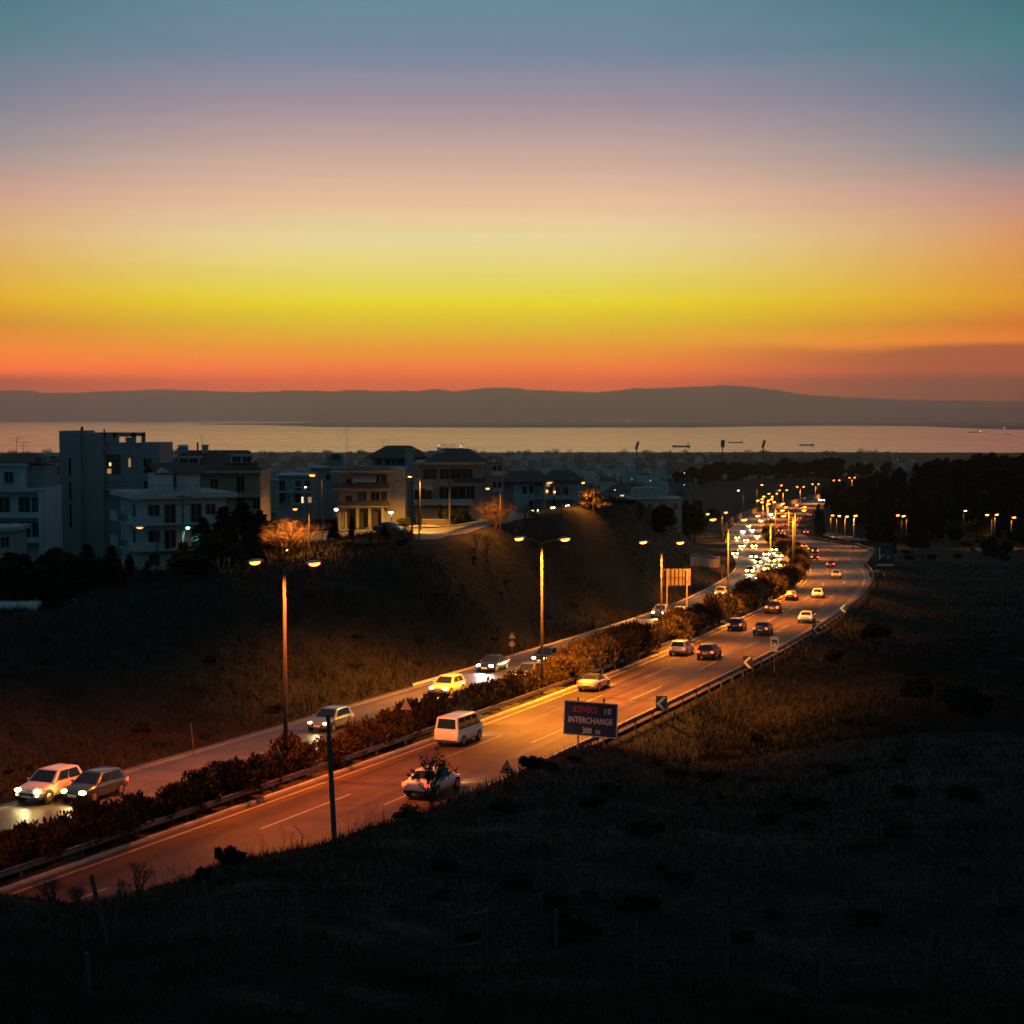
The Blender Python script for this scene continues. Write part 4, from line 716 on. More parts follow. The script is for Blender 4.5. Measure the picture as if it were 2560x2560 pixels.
def plant(name, label, cat, meshes, pos, s=1, group=None, rz=None, zs=1, names=('crown', 'trunk')):
    r = thing(name, label, cat, pos, random.random() * 6.28 if rz is None else rz, group); r.scale = (s, s, s * zs) if not isinstance(s, tuple) else s
    for nm, m in zip(names, meshes): O(nm, m, r)
    return r
def hup(u, vtop, D):                               # base point on the ground and height up to photo row vtop
    x = ux(u, D); z = gz(x, D); return (x, D, z), float(at(u, vtop, D)[2]) - z
# bare trees lit by the lamps
for u, vt, D, sd, sp, lb, wd in ((728, 1288, 186, 3, 1.1, 'leafless spreading tree glowing orange left of the street corner', 9.0), (1240, 1232, 204, 11, 1.0, 'leafless reddish tree on the bank crest in front of the villa', 6.6)):
    p, h = hup(u, vt, D); mb = fit(bare_tree(sd, h, sp, 9, 6, .13), wd, h); r = thing('bare_tree', lb, 'tree', p); O('branches', mb.mesh('branches', M_twig), r)
    O('low_branches', fit(bare_tree(sd + 40, h, .9, 12, 5, .08), wd * .85, h * .66).mesh('low_branches', M_twig), r); O('inner_branches', fit(bare_tree(sd + 41, h, 1.0, 10, 5, .06), wd * .7, h * .42).mesh('inner_branches', M_twig), r)
p, h = hup(1320, 1258, 214); O('branches', bare_tree(17, h, .8, 6, 5, .1).mesh('branches', M_dry), thing('bare_tree', 'dark leafless thicket to the right of the reddish bare tree', 'tree', p))
for u, vt, D, sd in ((1190, 1325, 192, 5), (1216, 1328, 193, 6), (1290, 1290, 206, 8), (1345, 1300, 212, 9)):
    p, h = hup(u, vt, D); O('branches', bare_tree(sd, h, .5, 5, 4, .05).mesh('branches', M_dry), thing('bare_sapling', {1190: 'thin bare saplings at the near edge of the lit street', 1216: 'bare saplings just left of the reddish tree', 1290: 'bare saplings right of the reddish tree trunk', 1345: 'small bare saplings on the crest below the white-walled house'}[u], 'sapling', p))
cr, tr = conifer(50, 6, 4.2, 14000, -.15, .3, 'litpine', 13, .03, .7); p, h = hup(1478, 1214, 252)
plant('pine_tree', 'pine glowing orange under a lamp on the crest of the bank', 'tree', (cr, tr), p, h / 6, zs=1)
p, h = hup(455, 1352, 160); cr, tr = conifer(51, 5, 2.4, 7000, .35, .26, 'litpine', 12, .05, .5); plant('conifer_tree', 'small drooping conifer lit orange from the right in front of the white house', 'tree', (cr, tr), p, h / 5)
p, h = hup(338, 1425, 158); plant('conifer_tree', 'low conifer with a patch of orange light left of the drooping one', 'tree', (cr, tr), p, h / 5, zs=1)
# dark conifers and bushes around the houses
DK = [(560,1262,182,'con','tall black conifer right of the white house'), (605,1250,196,'con','tallest black conifer between the white house and the bare tree'), (650,1272,205,'con','black conifer behind the glowing bare tree'), (690,1300,200,'pine','dark tree crown behind the left limbs of the bare tree'), (520,1330,176,'pine','dark round tree below the yellow house'), (878,1290,200,'cyp','slim dark cypress right of the glowing bare tree'), (835,1300,214,'con','dark conifer left of the slim cypress'),
      (960,1312,186,'con','black cedar on the near side of the parked car'), (925,1335,183,'con','lower black conifer left of the cedar'), (1005,1342,182,'bush','rounded black bush right of the cedar'), (1555,1248,275,'pine','dark tree right of the orange-lit pine'), (1600,1255,285,'con','dark conifer standing on the right end of the bank'), (1660,1262,300,'pine','dark tree at the end of the bank above the bend'), (1525,1262,262,'con','dark conifer touching the orange-lit pine'),
      (60,1385,152,'pine','dark tree mass at the left edge behind the bus'), (130,1372,157,'pine','second dark tree behind the bus'), (215,1358,160,'con','dark conifer left below the white house'), (275,1362,162,'con','dark conifer in front of the left corner of the white house'), (400,1425,156,'con','dark bush on the bank below the drooping conifer'), (365,1400,160,'con','dark conifer between the two orange-lit conifers'), (300,1420,152,'con','dark bush left of the low lit conifer'), (480,1385,160,'pine','dark tree right of the drooping conifer'), (620,1440,160,'bush','dark bush on the crest behind the first lamp'), (535,1400,165,'con','dark conifer above the crest left of the first lamp'), (700,1400,172,'bush','dark shrub at the foot of the glowing bare tree'), (800,1380,176,'con','dark conifer in front of the glowing bare tree'),
      (575,1300,170,'con','black conifer on the crest right below the yellow house'), (630,1310,176,'con','black conifer left of the glowing bare tree'), (505,1290,186,'con','black conifer at the right corner of the white house'), (540,1340,168,'pine','black round tree left of the glowing bare tree'), (440,1440,152,'con','low black bush in front of the drooping conifer'), (170,1385,154,'pine','third dark tree behind the bus'), (20,1375,154,'con','dark conifer at the very left edge'), (240,1390,155,'pine','dark tree below the tower house'), (320,1385,162,'con','dark pointed conifer below the white house balcony'), (660,1390,170,'con','small dark conifer below the bare tree on its left'), (840,1345,186,'con','dark conifer right of the bare tree trunk'), (895,1350,182,'pine','dark crown between bare tree and cedar'), (1640,1268,292,'con','dark conifer second from the end of the bank'),
      (1140,1262,250,'bush','dark garden bush left of the villa gate'), (1100,1258,252,'cyp','dark garden cypress in front of the villa'), (1385,1240,262,'cyp','dark cypress right of the white-walled house'), (1010,1288,247,'bush','clipped bush by the pavement under the wooden pole')]
for i, (u, vt, D, k, lb) in enumerate(DK):
    p, h = hup(u, vt, D); ms = TREES[k][i % len(TREES[k])]; H0 = {'con': 10, 'pine': 11, 'cyp': 10, 'bush': 3}[k]
    sc = h / H0; wd = sc if k != 'pine' else max(sc, .55); plant({'con': 'conifer_tree', 'pine': 'pine_tree', 'cyp': 'cypress_tree', 'bush': 'garden_bush'}[k], lb, 'bush' if k == 'bush' else 'tree', ms, p, (wd * 1.15, wd * 1.15, sc))
# the wood on the right hillside and the dark ridge beyond the road
rs = np.random.default_rng(9); k = 0
def wood(n_, ulo, uhi, dlo, dhi, label, group, kinds=('pine', 'con', 'pine'), s0=.9, cond=None):
    global k
    c = 0; tries = 0
    while c < n_ and tries < n_ * 12:
        tries += 1; D = math.exp(rs.uniform(math.log(dlo), math.log(dhi))); u = rs.uniform(ulo, uhi); x = ux(u, D)
        if D < 1700 and (float(LL(D)) - 9 < x < float(RR(D)) + 9 + float(apron(D))): continue
        if 450 < D < 830 and abs(x - float(RP(D))) < 7: continue
        if cond and not cond(u, D): continue
        kd = kinds[c % len(kinds)]; ms = TREES[kd][rs.integers(len(TREES[kd]))]; s = s0 * (.75 + .55 * rs.random()); plant({'pine': 'pine_tree', 'con': 'conifer_tree', 'bush': 'wood_bush'}[kd], label, 'tree', ms, (x, D, gz(x, D) - .2), (s * 1.15, s * 1.15, s), group, rs.random() * 6.28); c += 1; k += 1
wood(200, 2190, 2650, 560, 960, 'dark tree of the dense wood on the right hillside', 'trees of the wood on the right hillside', s0=.95)
wood(55, 2050, 2215, 560, 1150, 'dark tree beside the slip road at the edge of the wood', 'trees beside the slip road', cond=lambda u, D: u > 2055 + max(0, (D - 700)) * .03)
wood(85, 1690, 2230, 1380, 1900, 'dark tree on the ridge behind the end of the highway', 'trees on the dark ridge', s0=1.35)
wood(40, 1610, 1800, 420, 900, 'dark tree on the slope left of the far bend', 'trees left of the far bend', s0=.85, cond=lambda u, D: u < 1790 - 0 * D)
wood(60, 2230, 2660, 430, 570, 'low dark tree along the foot of the wood on the right', 'low trees at the foot of the wood', ('bush', 'pine', 'bush'), .55)
for u, D, vt in ((2047, 640, 1258), (2056, 655, 1275), (2230, 470, 1290), (2215, 500, 1302)):
    p, h = hup(u, vt, D); plant('cypress_tree', {2047: 'tallest slim dark cypress beside the slip road', 2056: 'shorter cypress touching the tallest one by the slip road', 2230: 'slim dark cypress behind the large blue road sign', 2215: 'small cypress left of the large blue road sign'}[u], 'tree', TREES['cyp'][u % 2], p, (h / 10 * 1.1, h / 10 * 1.1, h / 10))
for u, vt, D, lb in ((2462, 1300, 508, 'tree lit brown by street lamps near the right edge'), (2540, 1305, 512, 'lit tree cut by the right edge of the picture'), (2300, 1320, 545, 'dim brown tree behind the large blue road sign'), (2190, 1325, 540, 'dim brown tree left of the large blue road sign')):
    p, h = hup(u, vt, D); plant('broadleaf_tree', lb, 'tree', TREES['pine'][0], p, (h / 11 * 1.2,) * 2 + (h / 11,))
# bushes on the bank and meadow right of the road
for u, D, s, lb in ((2185, 196, 1.2, 'round dark bush by the chevron signs on the right verge'), (2210, 205, .9, 'smaller bush behind the round one on the right verge'), (2090, 168, .7, 'low bush below the guardrail near the second chevron'), (1900, 120, .5, 'low bush in the dark grass below the road'), (2300, 130, 1.0, 'dark bush in the meadow on the right'), (2420, 118, 1.3, 'larger dark bush in the meadow on the right'), (1330, 84, .45, 'low shrub beside the near warning sign'), (500, 53, .28, 'dark shrub on the bank edge at lower left'), (560, 54, .36, 'dark shrub with a tuft top on the bank edge')):
    x = ux(u, D); plant('shrub', lb, 'shrub', TREES['bush'][u % 3], (x, D, gz(x, D) - .15), s * .8)
def scrub(n_, ulo, uhi, dlo, dhi, s0, s1, label, group, keep):
    c = 0
    while c < n_:
        D = math.exp(rs.uniform(math.log(dlo), math.log(dhi))); u = rs.uniform(ulo, uhi); x = ux(u, D)
        if not keep(x, D): continue
        s = rs.uniform(s0, s1); plant('scrub_bush', label, 'shrub', TREES['bush'][c % 3], (x, D, gz(x, D) - .25 * s), (s * 1.3, s * 1.3, s * .8), group, rs.random() * 6.28); c += 1
scrub(60, 900, 2600, 42, 230, .10, .36, 'low dark scrub bush in the grass right of the highway', 'scrub bushes right of the highway', lambda x, D: x > float(RR(D)) + 4)
scrub(26, 0, 1720, 75, 260, .10, .34, 'low dark scrub bush on the long left bank', 'scrub bushes on the left bank', lambda x, D: x < float(LL(D)) - 3 and D < 130 + max(0, (x + 30) * 2.6))
# bare shrubs in the foreground
def dead_shrub(u, vt, D, sd, lb, sp=.8, n0=6, dep=5, rad=.025, leaves=0):
    p, h = hup(u, vt, D); mb = bare_tree(sd, h, sp, n0, dep, rad); r = thing('bare_shrub', lb, 'shrub', p); O('branches', mb.mesh('branches', M_dry), r)
    if leaves:
        pts = np.array(mb.v); pts = pts[pts[:, 2] > h * .25]; pts = pts[rng.choice(len(pts), leaves)] + rng.normal(size=(leaves, 3)) * .05; v, f = quads(pts, .09, None, rng, 1.8); O('leaves', npmesh('leaves', v, f, M_leaf['bush']), r)
dead_shrub(1078, 1885, 74, 21, 'tall straggly dark shrub in front of the white sedan', .55, 9, 5, .035, 420)
dead_shrub(1020, 2000, 73, 22, 'low branching shrub left of the straggly one', 1.3, 6, 4, .02, 150)
dead_shrub(110, 2190, 48, 23, 'wide leafless shrub at the left edge over the road', 1.1, 9, 6, .028)
dead_shrub(175, 2215, 48, 24, 'leafless shrub between the left edge and the leaning post', .8, 8, 6, .024)
dead_shrub(335, 2150, 50, 26, 'tall thin bare bush right of the leaning post', .6, 7, 5, .028)
dead_shrub(290, 2190, 50, 29, 'wispy bare bush directly right of the short post', .6, 5, 5, .016)
dead_shrub(440, 2180, 52, 27, 'small bare stems above the dark bank', .5, 4, 4, .014)
# grass, too many blades to count
M_grass = mat('grass_blades', (.020,.019,.013), .9, col2=(.056,.046,.034), vscale=.25, spec=.1)
def grass(n_, dlo, dhi, ulo, uhi, h, name, label, keep=None, pw=2.0):
    D = (dlo ** (1 - pw) + rng.random(n_) * (dhi ** (1 - pw) - dlo ** (1 - pw))) ** (1 / (1 - pw)) if pw != 1 else np.exp(rng.uniform(math.log(dlo), math.log(dhi), n_)); u = rng.uniform(ulo, uhi, n_); x = (u - 1280) / F * D
    cl = .5 + .5 * _vn(x, D, .9, 4) * _vn(x, D, .33, 2); ok = rng.random(n_) < .25 + .75 * cl
    m_ = (x < LL(D) - 1.6) | (x > RR(D) + 1.7 + apron(D)); ok &= m_
    if keep is not None: ok &= keep(x, D, u)
    x, D, cl = x[ok], D[ok], cl[ok]; z = gzf(x, D) - .03; n2 = len(x); hh = h * (.35 + .9 * rng.random(n2)) * (.55 + .7 * cl) * np.clip(D / 55, .8, 3); a = rng.random(n2) * 6.28; wd = hh * .035 + .008 * np.clip(D / 50, 1, 4)
    b = np.stack([x, D, z], 1); s = np.stack([np.cos(a), np.sin(a), np.zeros(n2)], 1); ln = np.stack([rng.normal(size=n2) * .35, rng.normal(size=n2) * .35, np.ones(n2)], 1) * hh[:, None]
    v = np.stack([b - s * wd[:, None], b + s * wd[:, None], b + ln], 1).reshape(-1, 3); tag(O(name, npmesh(name, v, np.arange(n2 * 3).reshape(-1, 3), M_grass)), label, 'grass', kind='stuff')
grass(380000, 27, 135, -60, 2640, .27, 'grass', 'dark dry grass covering the foreground slope', lambda x, D, u: x > RR(D))
grass(140000, 110, 420, 1750, 2660, .22, 'grass', 'dark grass of the meadow right of the highway', lambda x, D, u: x > RR(D), 1.3)
grass(240000, 60, 340, -100, 1800, .30, 'grass', 'dark grass on the long bank left of the highway', lambda x, D, u: (x < LL(D)) & ~((D > 180) & (D < 250) & (u > 1030) & (u < 1330)) & ~((D > 225) & (D < 250) & (u > 550)), 1.2)
# tall weeds standing on the bank edges
for i, (u, D, h) in enumerate([(390, 50, 1.1), (470, 52, .9), (610, 56, 1.0), (690, 58, .8), (760, 61, 1.0), (880, 66, .9), (940, 69, 1.0), (1150, 77, .8), (1000, 72, .8), (1350, 90, .9)]):
    x = ux(u, D); mb = MB(); rr = random.Random(i)
    for s in range(14):
        a = Vector((rr.gauss(0, .5), rr.gauss(0, .4), 0)); hh = h * rr.uniform(.4, 1.1); mb.tube([a, a + Vector((rr.gauss(0, .06), 0, hh * .6)), a + Vector((rr.gauss(0, .2), 0, hh))], [.012, .008, .004], 3, cap=False)
    r = tag(O('weed_clump', mb.mesh('weed_clump', M_dry), loc=(x, D, gz(x, D) - .05)), 'clump of dry weed stalks on the bank edge against the road', 'weeds', 'weed clumps along the bank edge')
# ================================================================ BUILDINGS
def wallmat(n_, c): return mat(n_, c, .9, var=.14, vscale=.5, bump=.15, bscale=10)
M_w = {k: wallmat('plaster_' + k, c) for k, c in dict(white=(.40,.44,.45), grey=(.20,.23,.24), beige=(.34,.28,.17), cream=(.32,.30,.26), dark=(.13,.13,.13), brown=(.16,.11,.08), pale=(.36,.44,.46), stone=(.30,.27,.24)).items()}
M_tile = mat('roof_tiles', (.085,.045,.035), .85, var=.35, vscale=3, bump=.5, bscale=14); M_slab = mat('roof_slab', (.34,.33,.31), .9, var=.2, vscale=.8)
M_pane = mat('window_glass', (.012,.015,.018), .2, spec=.3); M_frame = mat('window_frame', (.30,.30,.29), .5); M_wood = mat('brown_wood', (.11,.05,.03), .6, var=.3, vscale=6); M_shut = mat('shutter', (.05,.045,.04), .7)
M_rail = mat('balcony_rail', (.10,.10,.10), .5, metal=.4); M_litw = mat('lit_window', (.6,.5,.3), .4, emit=(1,.72,.28), estr=1.6); M_litd = mat('dim_lit_window', (.5,.4,.3), .4, emit=(1,.55,.18), estr=.35); M_awn = mat('awning_cloth', (.34,.33,.32), .9); M_solar = mat('solar_glass', (.03,.07,.09), .1); M_tank = mat('water_tank', (.5,.52,.52), .4, metal=.5)
WMC = {}
def wmesh(w_, h, kind):
    key = (round(w_, 2), round(h, 2), kind)
    if key not in WMC:
        t = .07; f = MB().box(-w_/2, w_/2, -.07, .05, -t, 0).box(-w_/2, w_/2, -.07, .05, h, h + t).box(-w_/2 - t, -w_/2, -.07, .05, -t, h + t).box(w_/2, w_/2 + t, -.07, .05, -t, h + t)
        if w_ > .7: f.box(-.03, .03, -.05, .03, 0, h)
        WMC[key] = (f.mesh('frame', M_frame), MB().box(-w_/2, w_/2, -.02, .04, 0, h).mesh('pane', M_pane))
    return WMC[key]
class B:                                            # a building in its own metres: x along the front, y into the depth, z up
    def __init__(s, name, label, u, D, rz=0, cat='house', z=None, group=None):
        s.u, s.D = u, D; x = ux(u, D); s.z0 = gz(x, D) if z is None else z; s.r = thing(name, label, cat, (x, D, s.z0), rz, group); s.c = math.cos(rz); s.k = D / F
    def X(s, u): return (u - s.u) * s.k / s.c
    def Z(s, v): return float(at(s.u, v, s.D)[2]) - s.z0
    def part(s, name, mb, m, par=None): return O(name, mb.mesh(name, m), par or s.r)
    def box(s, name, m, x0, x1, y0, y1, z0, z1, par=None): return s.part(name, MB().box(x0, x1, y0, y1, z0, z1), m, par)
    def win(s, x, z, w_, h, face='front', y=0, pane=None, name='window'):
        f, p = wmesh(w_, h, 0); loc, rz = {'front': ((x, y - .01, z), 0), 'left': ((y - .01, x, z), -math.pi / 2), 'right': ((y + .01, x, z), math.pi / 2)}[face]
        o = O(name, f, s.r, loc, rz); O('pane', p, o, mat=pane or M_pane); return o
    def balcony(s, x0, x1, z, dep=1.3, y=0, m=None, solid=False, h=.95, bars=True):
        o = s.box('balcony', m or M_slab, x0, x1, y - dep, y + .05, z - .18, z)
        if solid: s.box('parapet', m or M_slab, x0, x1, y - dep - .004, y - dep + .12, z + .002, z + h, o)
        else:
            mb = MB().box(x0, x1, y - dep, y - dep + .05, z + h - .05, z + h)
            for q_ in np.arange(x0, x1 + .01, .35 if bars else 1.2): mb.box(q_ - .012, q_ + .012, y - dep + .01, y - dep + .035, z, z + h - .05)
            for q_ in (x0, x1): mb.box(q_ - .025, q_ + .025, y - dep, y, z + h - .05, z + h)
            s.part('railing', mb, M_rail, o)
        return o
    def hip(s, x0, x1, y0, y1, z, h, over=.5, ridge=.5, m=None, name='roof'):
        x0 -= over; x1 += over; y0 -= over; y1 += over; ym = (y0 + y1) / 2; rx = (x1 - x0) * (1 - ridge) / 2
        v = [(x0, y0, z), (x1, y0, z), (x1, y1, z), (x0, y1, z), (x0, y0, z + .14), (x1, y0, z + .14), (x1, y1, z + .14), (x0, y1, z + .14), (x0 + rx, ym, z + h), (x1 - rx, ym, z + h)]
        return s.part(name, MB().add(v, [(0, 3, 2, 1), (0, 1, 5, 4), (1, 2, 6, 5), (2, 3, 7, 6), (3, 0, 4, 7), (4, 5, 9, 8), (5, 6, 9), (6, 7, 8, 9), (7, 4, 8)]), m or M_tile)
    def gable(s, x0, x1, y0, y1, z, h, over=.4, m=None, axis='y'):
        if axis == 'y': xm = (x0 + x1) / 2; v = [(x0 - over, y0 - over, z - .1), (xm, y0 - over, z + h), (x1 + over, y0 - over, z - .1), (x0 - over, y1 + over, z - .1), (xm, y1 + over, z + h), (x1 + over, y1 + over, z - .1)]
        else: ym = (y0 + y1) / 2; v = [(x0 - over, y0 - over, z - .1), (x0 - over, ym, z + h), (x0 - over, y1 + over, z - .1), (x1 + over, y0 - over, z - .1), (x1 + over, ym, z + h), (x1 + over, y1 + over, z - .1)]
        n_ = [(a, b, c + .14) for a, b, c in v]
        f = [(0, 1, 4, 3), (1, 2, 5, 4)]; return s.part('roof', MB().add(v + n_, [(3, 4, 1, 0), (4, 5, 2, 1), (6, 7, 10, 9), (7, 8, 11, 10), (0, 1, 7, 6), (1, 2, 8, 7), (3, 9, 10, 4), (4, 10, 11, 5), (0, 6, 9, 3), (2, 5, 11, 8)]), m or M_tile)
    def chimney(s, x, y, z, h=1.3, w_=.5): o = s.box('chimney', M_w['stone'], x - w_/2, x + w_/2, y - w_/2, y + w_/2, z, z + h); s.box('cap', M_slab, x - w_/2 - .08, x + w_/2 + .08, y - w_/2 - .08, y + w_/2 + .08, z + h, z + h + .12, o)
    def antenna(s, x, y, z, h=2.6):
        mb = MB().tube([(x, y, z), (x, y, z + h)], .03, 5)
        for k_, l_ in ((h, .9), (h - .35, .6)): mb.tube([(x - l_, y, z + k_ - .1), (x + l_, y, z + k_ - .15)], .02, 4)
        s.part('antenna', mb, M_rail)
    def heater(s, x, y, z): o = s.part('water_tank', MB().tube([(x - .7, y, z + .9), (x - .62, y, z + .9), (x + .62, y, z + .9), (x + .7, y, z + .9)], [.2, .3, .3, .2], 10), M_tank); s.part('solar_panel', MB().add([(x - .8, y - .2, z + .75), (x + .8, y - .2, z + .75), (x + .8, y - 1.3, z + .1), (x - .8, y - 1.3, z + .1), (x - .8, y - .2, z + .68), (x + .8, y - .2, z + .68), (x + .8, y - 1.3, z + .03), (x - .8, y - 1.3, z + .03)], [(0, 1, 2, 3), (7, 6, 5, 4), (0, 3, 7, 4), (1, 5, 6, 2), (2, 6, 7, 3)]), M_solar, o)
# -- left edge house
b = B('terraced_house', 'pale stepped house with balconies cut by the left edge', -60, 196, .06); X, Z = b.X, b.Z
b.box('wall', M_w['pale'], X(-60), X(106), 0, 10, -2, Z(1222)); b.box('upper_wall', M_w['pale'], X(-60), X(54), .6, 9, Z(1222), Z(1166)); b.box('cornice', M_slab, X(-64), X(58), .2, 9.3, Z(1166), Z(1160)); b.hip(X(-60), X(98), 2.5, 10, Z(1160), Z(1137) - Z(1160), .3)
b.box('setback_wall', M_w['grey'], X(54), X(100), 2.6, 9, Z(1222), Z(1166)); b.box('terrace_slab', M_slab, X(-64), X(109), -1.4, .3, Z(1229), Z(1222)); b.antenna(X(16), 5, Z(1150), 2.6); b.antenna(X(30), 5.5, Z(1150), 2.1); b.box('skylight', M_solar, X(72), X(84), 2.9, 4, Z(1152), Z(1144))
for vv in (1290, 1352): b.balcony(X(-60), X(108), Z(vv), 1.5, 0, M_w['pale'], True, .5)
for vv in (1286, 1348):
    b.win(X(57), Z(vv), 1.25, 2.0, name='door'); b.win(X(85), Z(vv) + .05, .8, 1.9); b.win(X(8), Z(vv), 1.2, 2.0, name='door')
b.win(X(20), Z(1208), 1.0, 1.3); b.box('corner_pillar', M_w['pale'], X(98), X(109), -1.45, -.95, -2, Z(1229))
b = B('low_annex', 'small low flat-roofed annex below the left edge house', -60, 182, .06); X, Z = b.X, b.Z
b.box('wall', M_w['cream'], X(-60), X(30), 0, 6, -2, Z(1322)); b.box('roof', M_slab, X(-62), X(40), -.6, 6, Z(1328), Z(1318)); b.win(X(8), Z(1368), .9, 1.1)
# -- white pergola frame
b = B('roof_pergola_house', 'house with a white open frame on its roof left of the grey tower', 98, 236); X, Z = b.X, b.Z
b.box('wall', M_w['white'], X(104), X(170), .4, 8, -2, Z(1200)); b.box('inner_wall', M_w['dark'], X(112), X(170), 3.5, 8, Z(1200), Z(1168))
b.part('frame', MB().box(X(98), X(106), 0, .5, Z(1200), Z(1140)).box(X(98), X(156), 0, .5, Z(1140), Z(1132)).box(X(98), X(160), -.1, .45, Z(1202), Z(1190)).box(X(98), X(106), 5, 5.5, Z(1200), Z(1140)).box(X(98), X(105), .5, 5, Z(1140), Z(1133)), M_w['white'])
b.part('sloping_roof', MB().add([(X(112), 3, Z(1138)), (X(156), 3, Z(1166)), (X(156), 6, Z(1166)), (X(112), 6, Z(1138)), (X(112), 3, Z(1143)), (X(156), 3, Z(1170)), (X(156), 6, Z(1170)), (X(112), 6, Z(1143))], [(0, 1, 2, 3), (7, 6, 5, 4), (0, 4, 5, 1), (3, 2, 6, 7), (1, 5, 6, 2), (0, 3, 7, 4)]), M_tile)
# -- grey concrete tower house
b = B('concrete_tower_house', 'tall grey concrete house with open roof frame and slit windows', 152, 214, 0); X, Z = b.X, b.Z
b.box('stair_tower', M_w['grey'], X(152), X(204), -.6, 7, -3, Z(1077)); b.box('main_wall', M_w['grey'], X(204), X(258), 0, 9, -3, Z(1082)); b.box('right_wall', M_w['grey'], X(258), X(397), .5, 9, -3, Z(1120)); b.box('roof_room', M_w['grey'], X(337), X(397), 1, 9, Z(1120), Z(1107))
b.part('roof_frame', MB().box(X(258), X(264), .5, 1, Z(1120), Z(1082)).box(X(281), X(289), .5, 1, Z(1120), Z(1082)).box(X(258), X(337), .5, 1.1, Z(1092), Z(1082)).box(X(328), X(337), .5, 1, Z(1120), Z(1082)).box(X(289), X(328), .5, .9, Z(1120), Z(1106)).box(X(258), X(264), 6, 6.5, Z(1120), Z(1082)).box(X(328), X(337), 6, 6.5, Z(1120), Z(1082)).box(X(258), X(337), 6, 6.5, Z(1092), Z(1082)), M_w['grey'])
b.part('rail', MB().box(X(264), X(281), .7, .75, Z(1109), Z(1108)), M_rail); b.chimney(X(310), 3, Z(1120), 1.2, .7); b.part('chimney_pipe', MB().tube([(X(252), 2, Z(1084)), (X(252), 2, Z(1073))], .12, 6), M_rail); b.part('cowl', MB().tube([(X(201), 1, Z(1080)), (X(201), 1, Z(1070)), (X(203), 1, Z(1066))], [.25, .2, .08], 6), M_trim)
for v0, v1 in ((1145, 1190), (1205, 1250), (1260, 1318)): b.win(X(178), Z(v1), .35, Z(v0) - Z(v1), y=-.6)
b.box('loggia', M_shut, X(263), X(299), .42, .5, Z(1185), Z(1137)); b.box('lit_lamp', M_litw, X(271.5), X(275.5), .34, .42, Z(1165), Z(1157)); b.box('lit_room', M_litd, X(266), X(276), .36, .42, Z(1184), Z(1172)); b.win(X(322), Z(1168), .3, 1.1, y=.5, pane=M_litd); b.win(X(367), Z(1170), 1.1, 1.2, y=.5); b.win(X(367), Z(1222), 1.1, 1.0, y=.5); b.balcony(X(262), X(330), Z(1222), .9, .5)
# -- white corner house
th = math.radians(25); b = B('white_corner_house', 'white three-storey corner house with wrap-round balconies and a roof cabin', 350, 188, th); k = b.k; Xr = lambda u: (u - 350) * k / math.cos(th); Yl = lambda u: (350 - u) * k / math.sin(th); Z = b.Z
W_, Dp = Xr(548), Yl(250)
b.box('wall', M_w['white'], 0, W_, 0, Dp, -3, Z(1247)); b.box('roof_slab', M_w['white'], -1.0, W_ + 1.1, -1.0, Dp + 1.2, Z(1247), Z(1236)); b.box('roof_deck', M_slab, -.8, W_ + .9, -.8, Dp + 1, Z(1236), Z(1234))
for zz, (d1, d2) in ((Z(1311), (1262, 1302)), (Z(1376), (1325, 1367))):
    o = b.box('balcony', M_w['white'], -1.1, W_ + .2, -1.15, 0, zz - .1, zz + .08); b.box('side_balcony', M_w['white'], -1.1, 0, 0, Dp * .62, zz - .1, zz + .08); b.box('far_parapet', M_w['white'], -1.15, -1.0, Dp * .72, Dp + .6, zz, zz + 1.1); b.box('parapet', M_w['white'], -1.12, -1.0, -1.12, 1.4, zz + .08, zz + .95, o); b.box('parapet', M_w['white'], -1.0, .9, -1.16, -1.05, zz + .08, zz + .95, o); b.box('parapet', M_w['white'], Xr(485), Xr(505), -1.16, -1.05, zz + .08, zz + .95, o)
    mb = MB().box(.9, W_ + .2, -1.12, -1.08, zz + .9, zz + .95).box(-1.1, -1.06, 1.4, Dp * .62, zz + .9, zz + .95)
    for q_ in np.arange(.9, W_ + .2, .3): mb.box(q_ - .01, q_ + .01, -1.11, -1.09, zz + .08, zz + .9)
    for q_ in np.arange(1.4, Dp * .62, .3): mb.box(-1.09, -1.07, q_ - .01, q_ + .01, zz + .08, zz + .9)
    b.part('railing', mb, M_rail, o)
    for u_, w_, h_, dz in ((380, 1.25, 1.2, .95), (417, 1.25, 2.1, .08), (478, 1.2, 2.1, .08), (512, 1.1, 1.15, .95)): b.win(Xr(u_), zz + dz, w_, h_, name='door' if h_ > 2 else 'window')
    b.win(Yl(320), zz + .08, 1.3, 2.05, 'left', 0, name='door')
b.win(Xr(380), Z(1415), 1.2, 1.2); b.win(Xr(430), Z(1418), 1.1, 2.0, name='door')
xa, xb = Xr(400), Xr(498); b.box('cabin_wall', M_w['white'], xa, xb, 2, 7, Z(1234), Z(1186)); b.gable(xa, xb, 2, 7, Z(1186), 1.0, .5, axis='x'); b.box('door', M_wood, Xr(430), Xr(443), 1.94, 2, Z(1226), Z(1190))
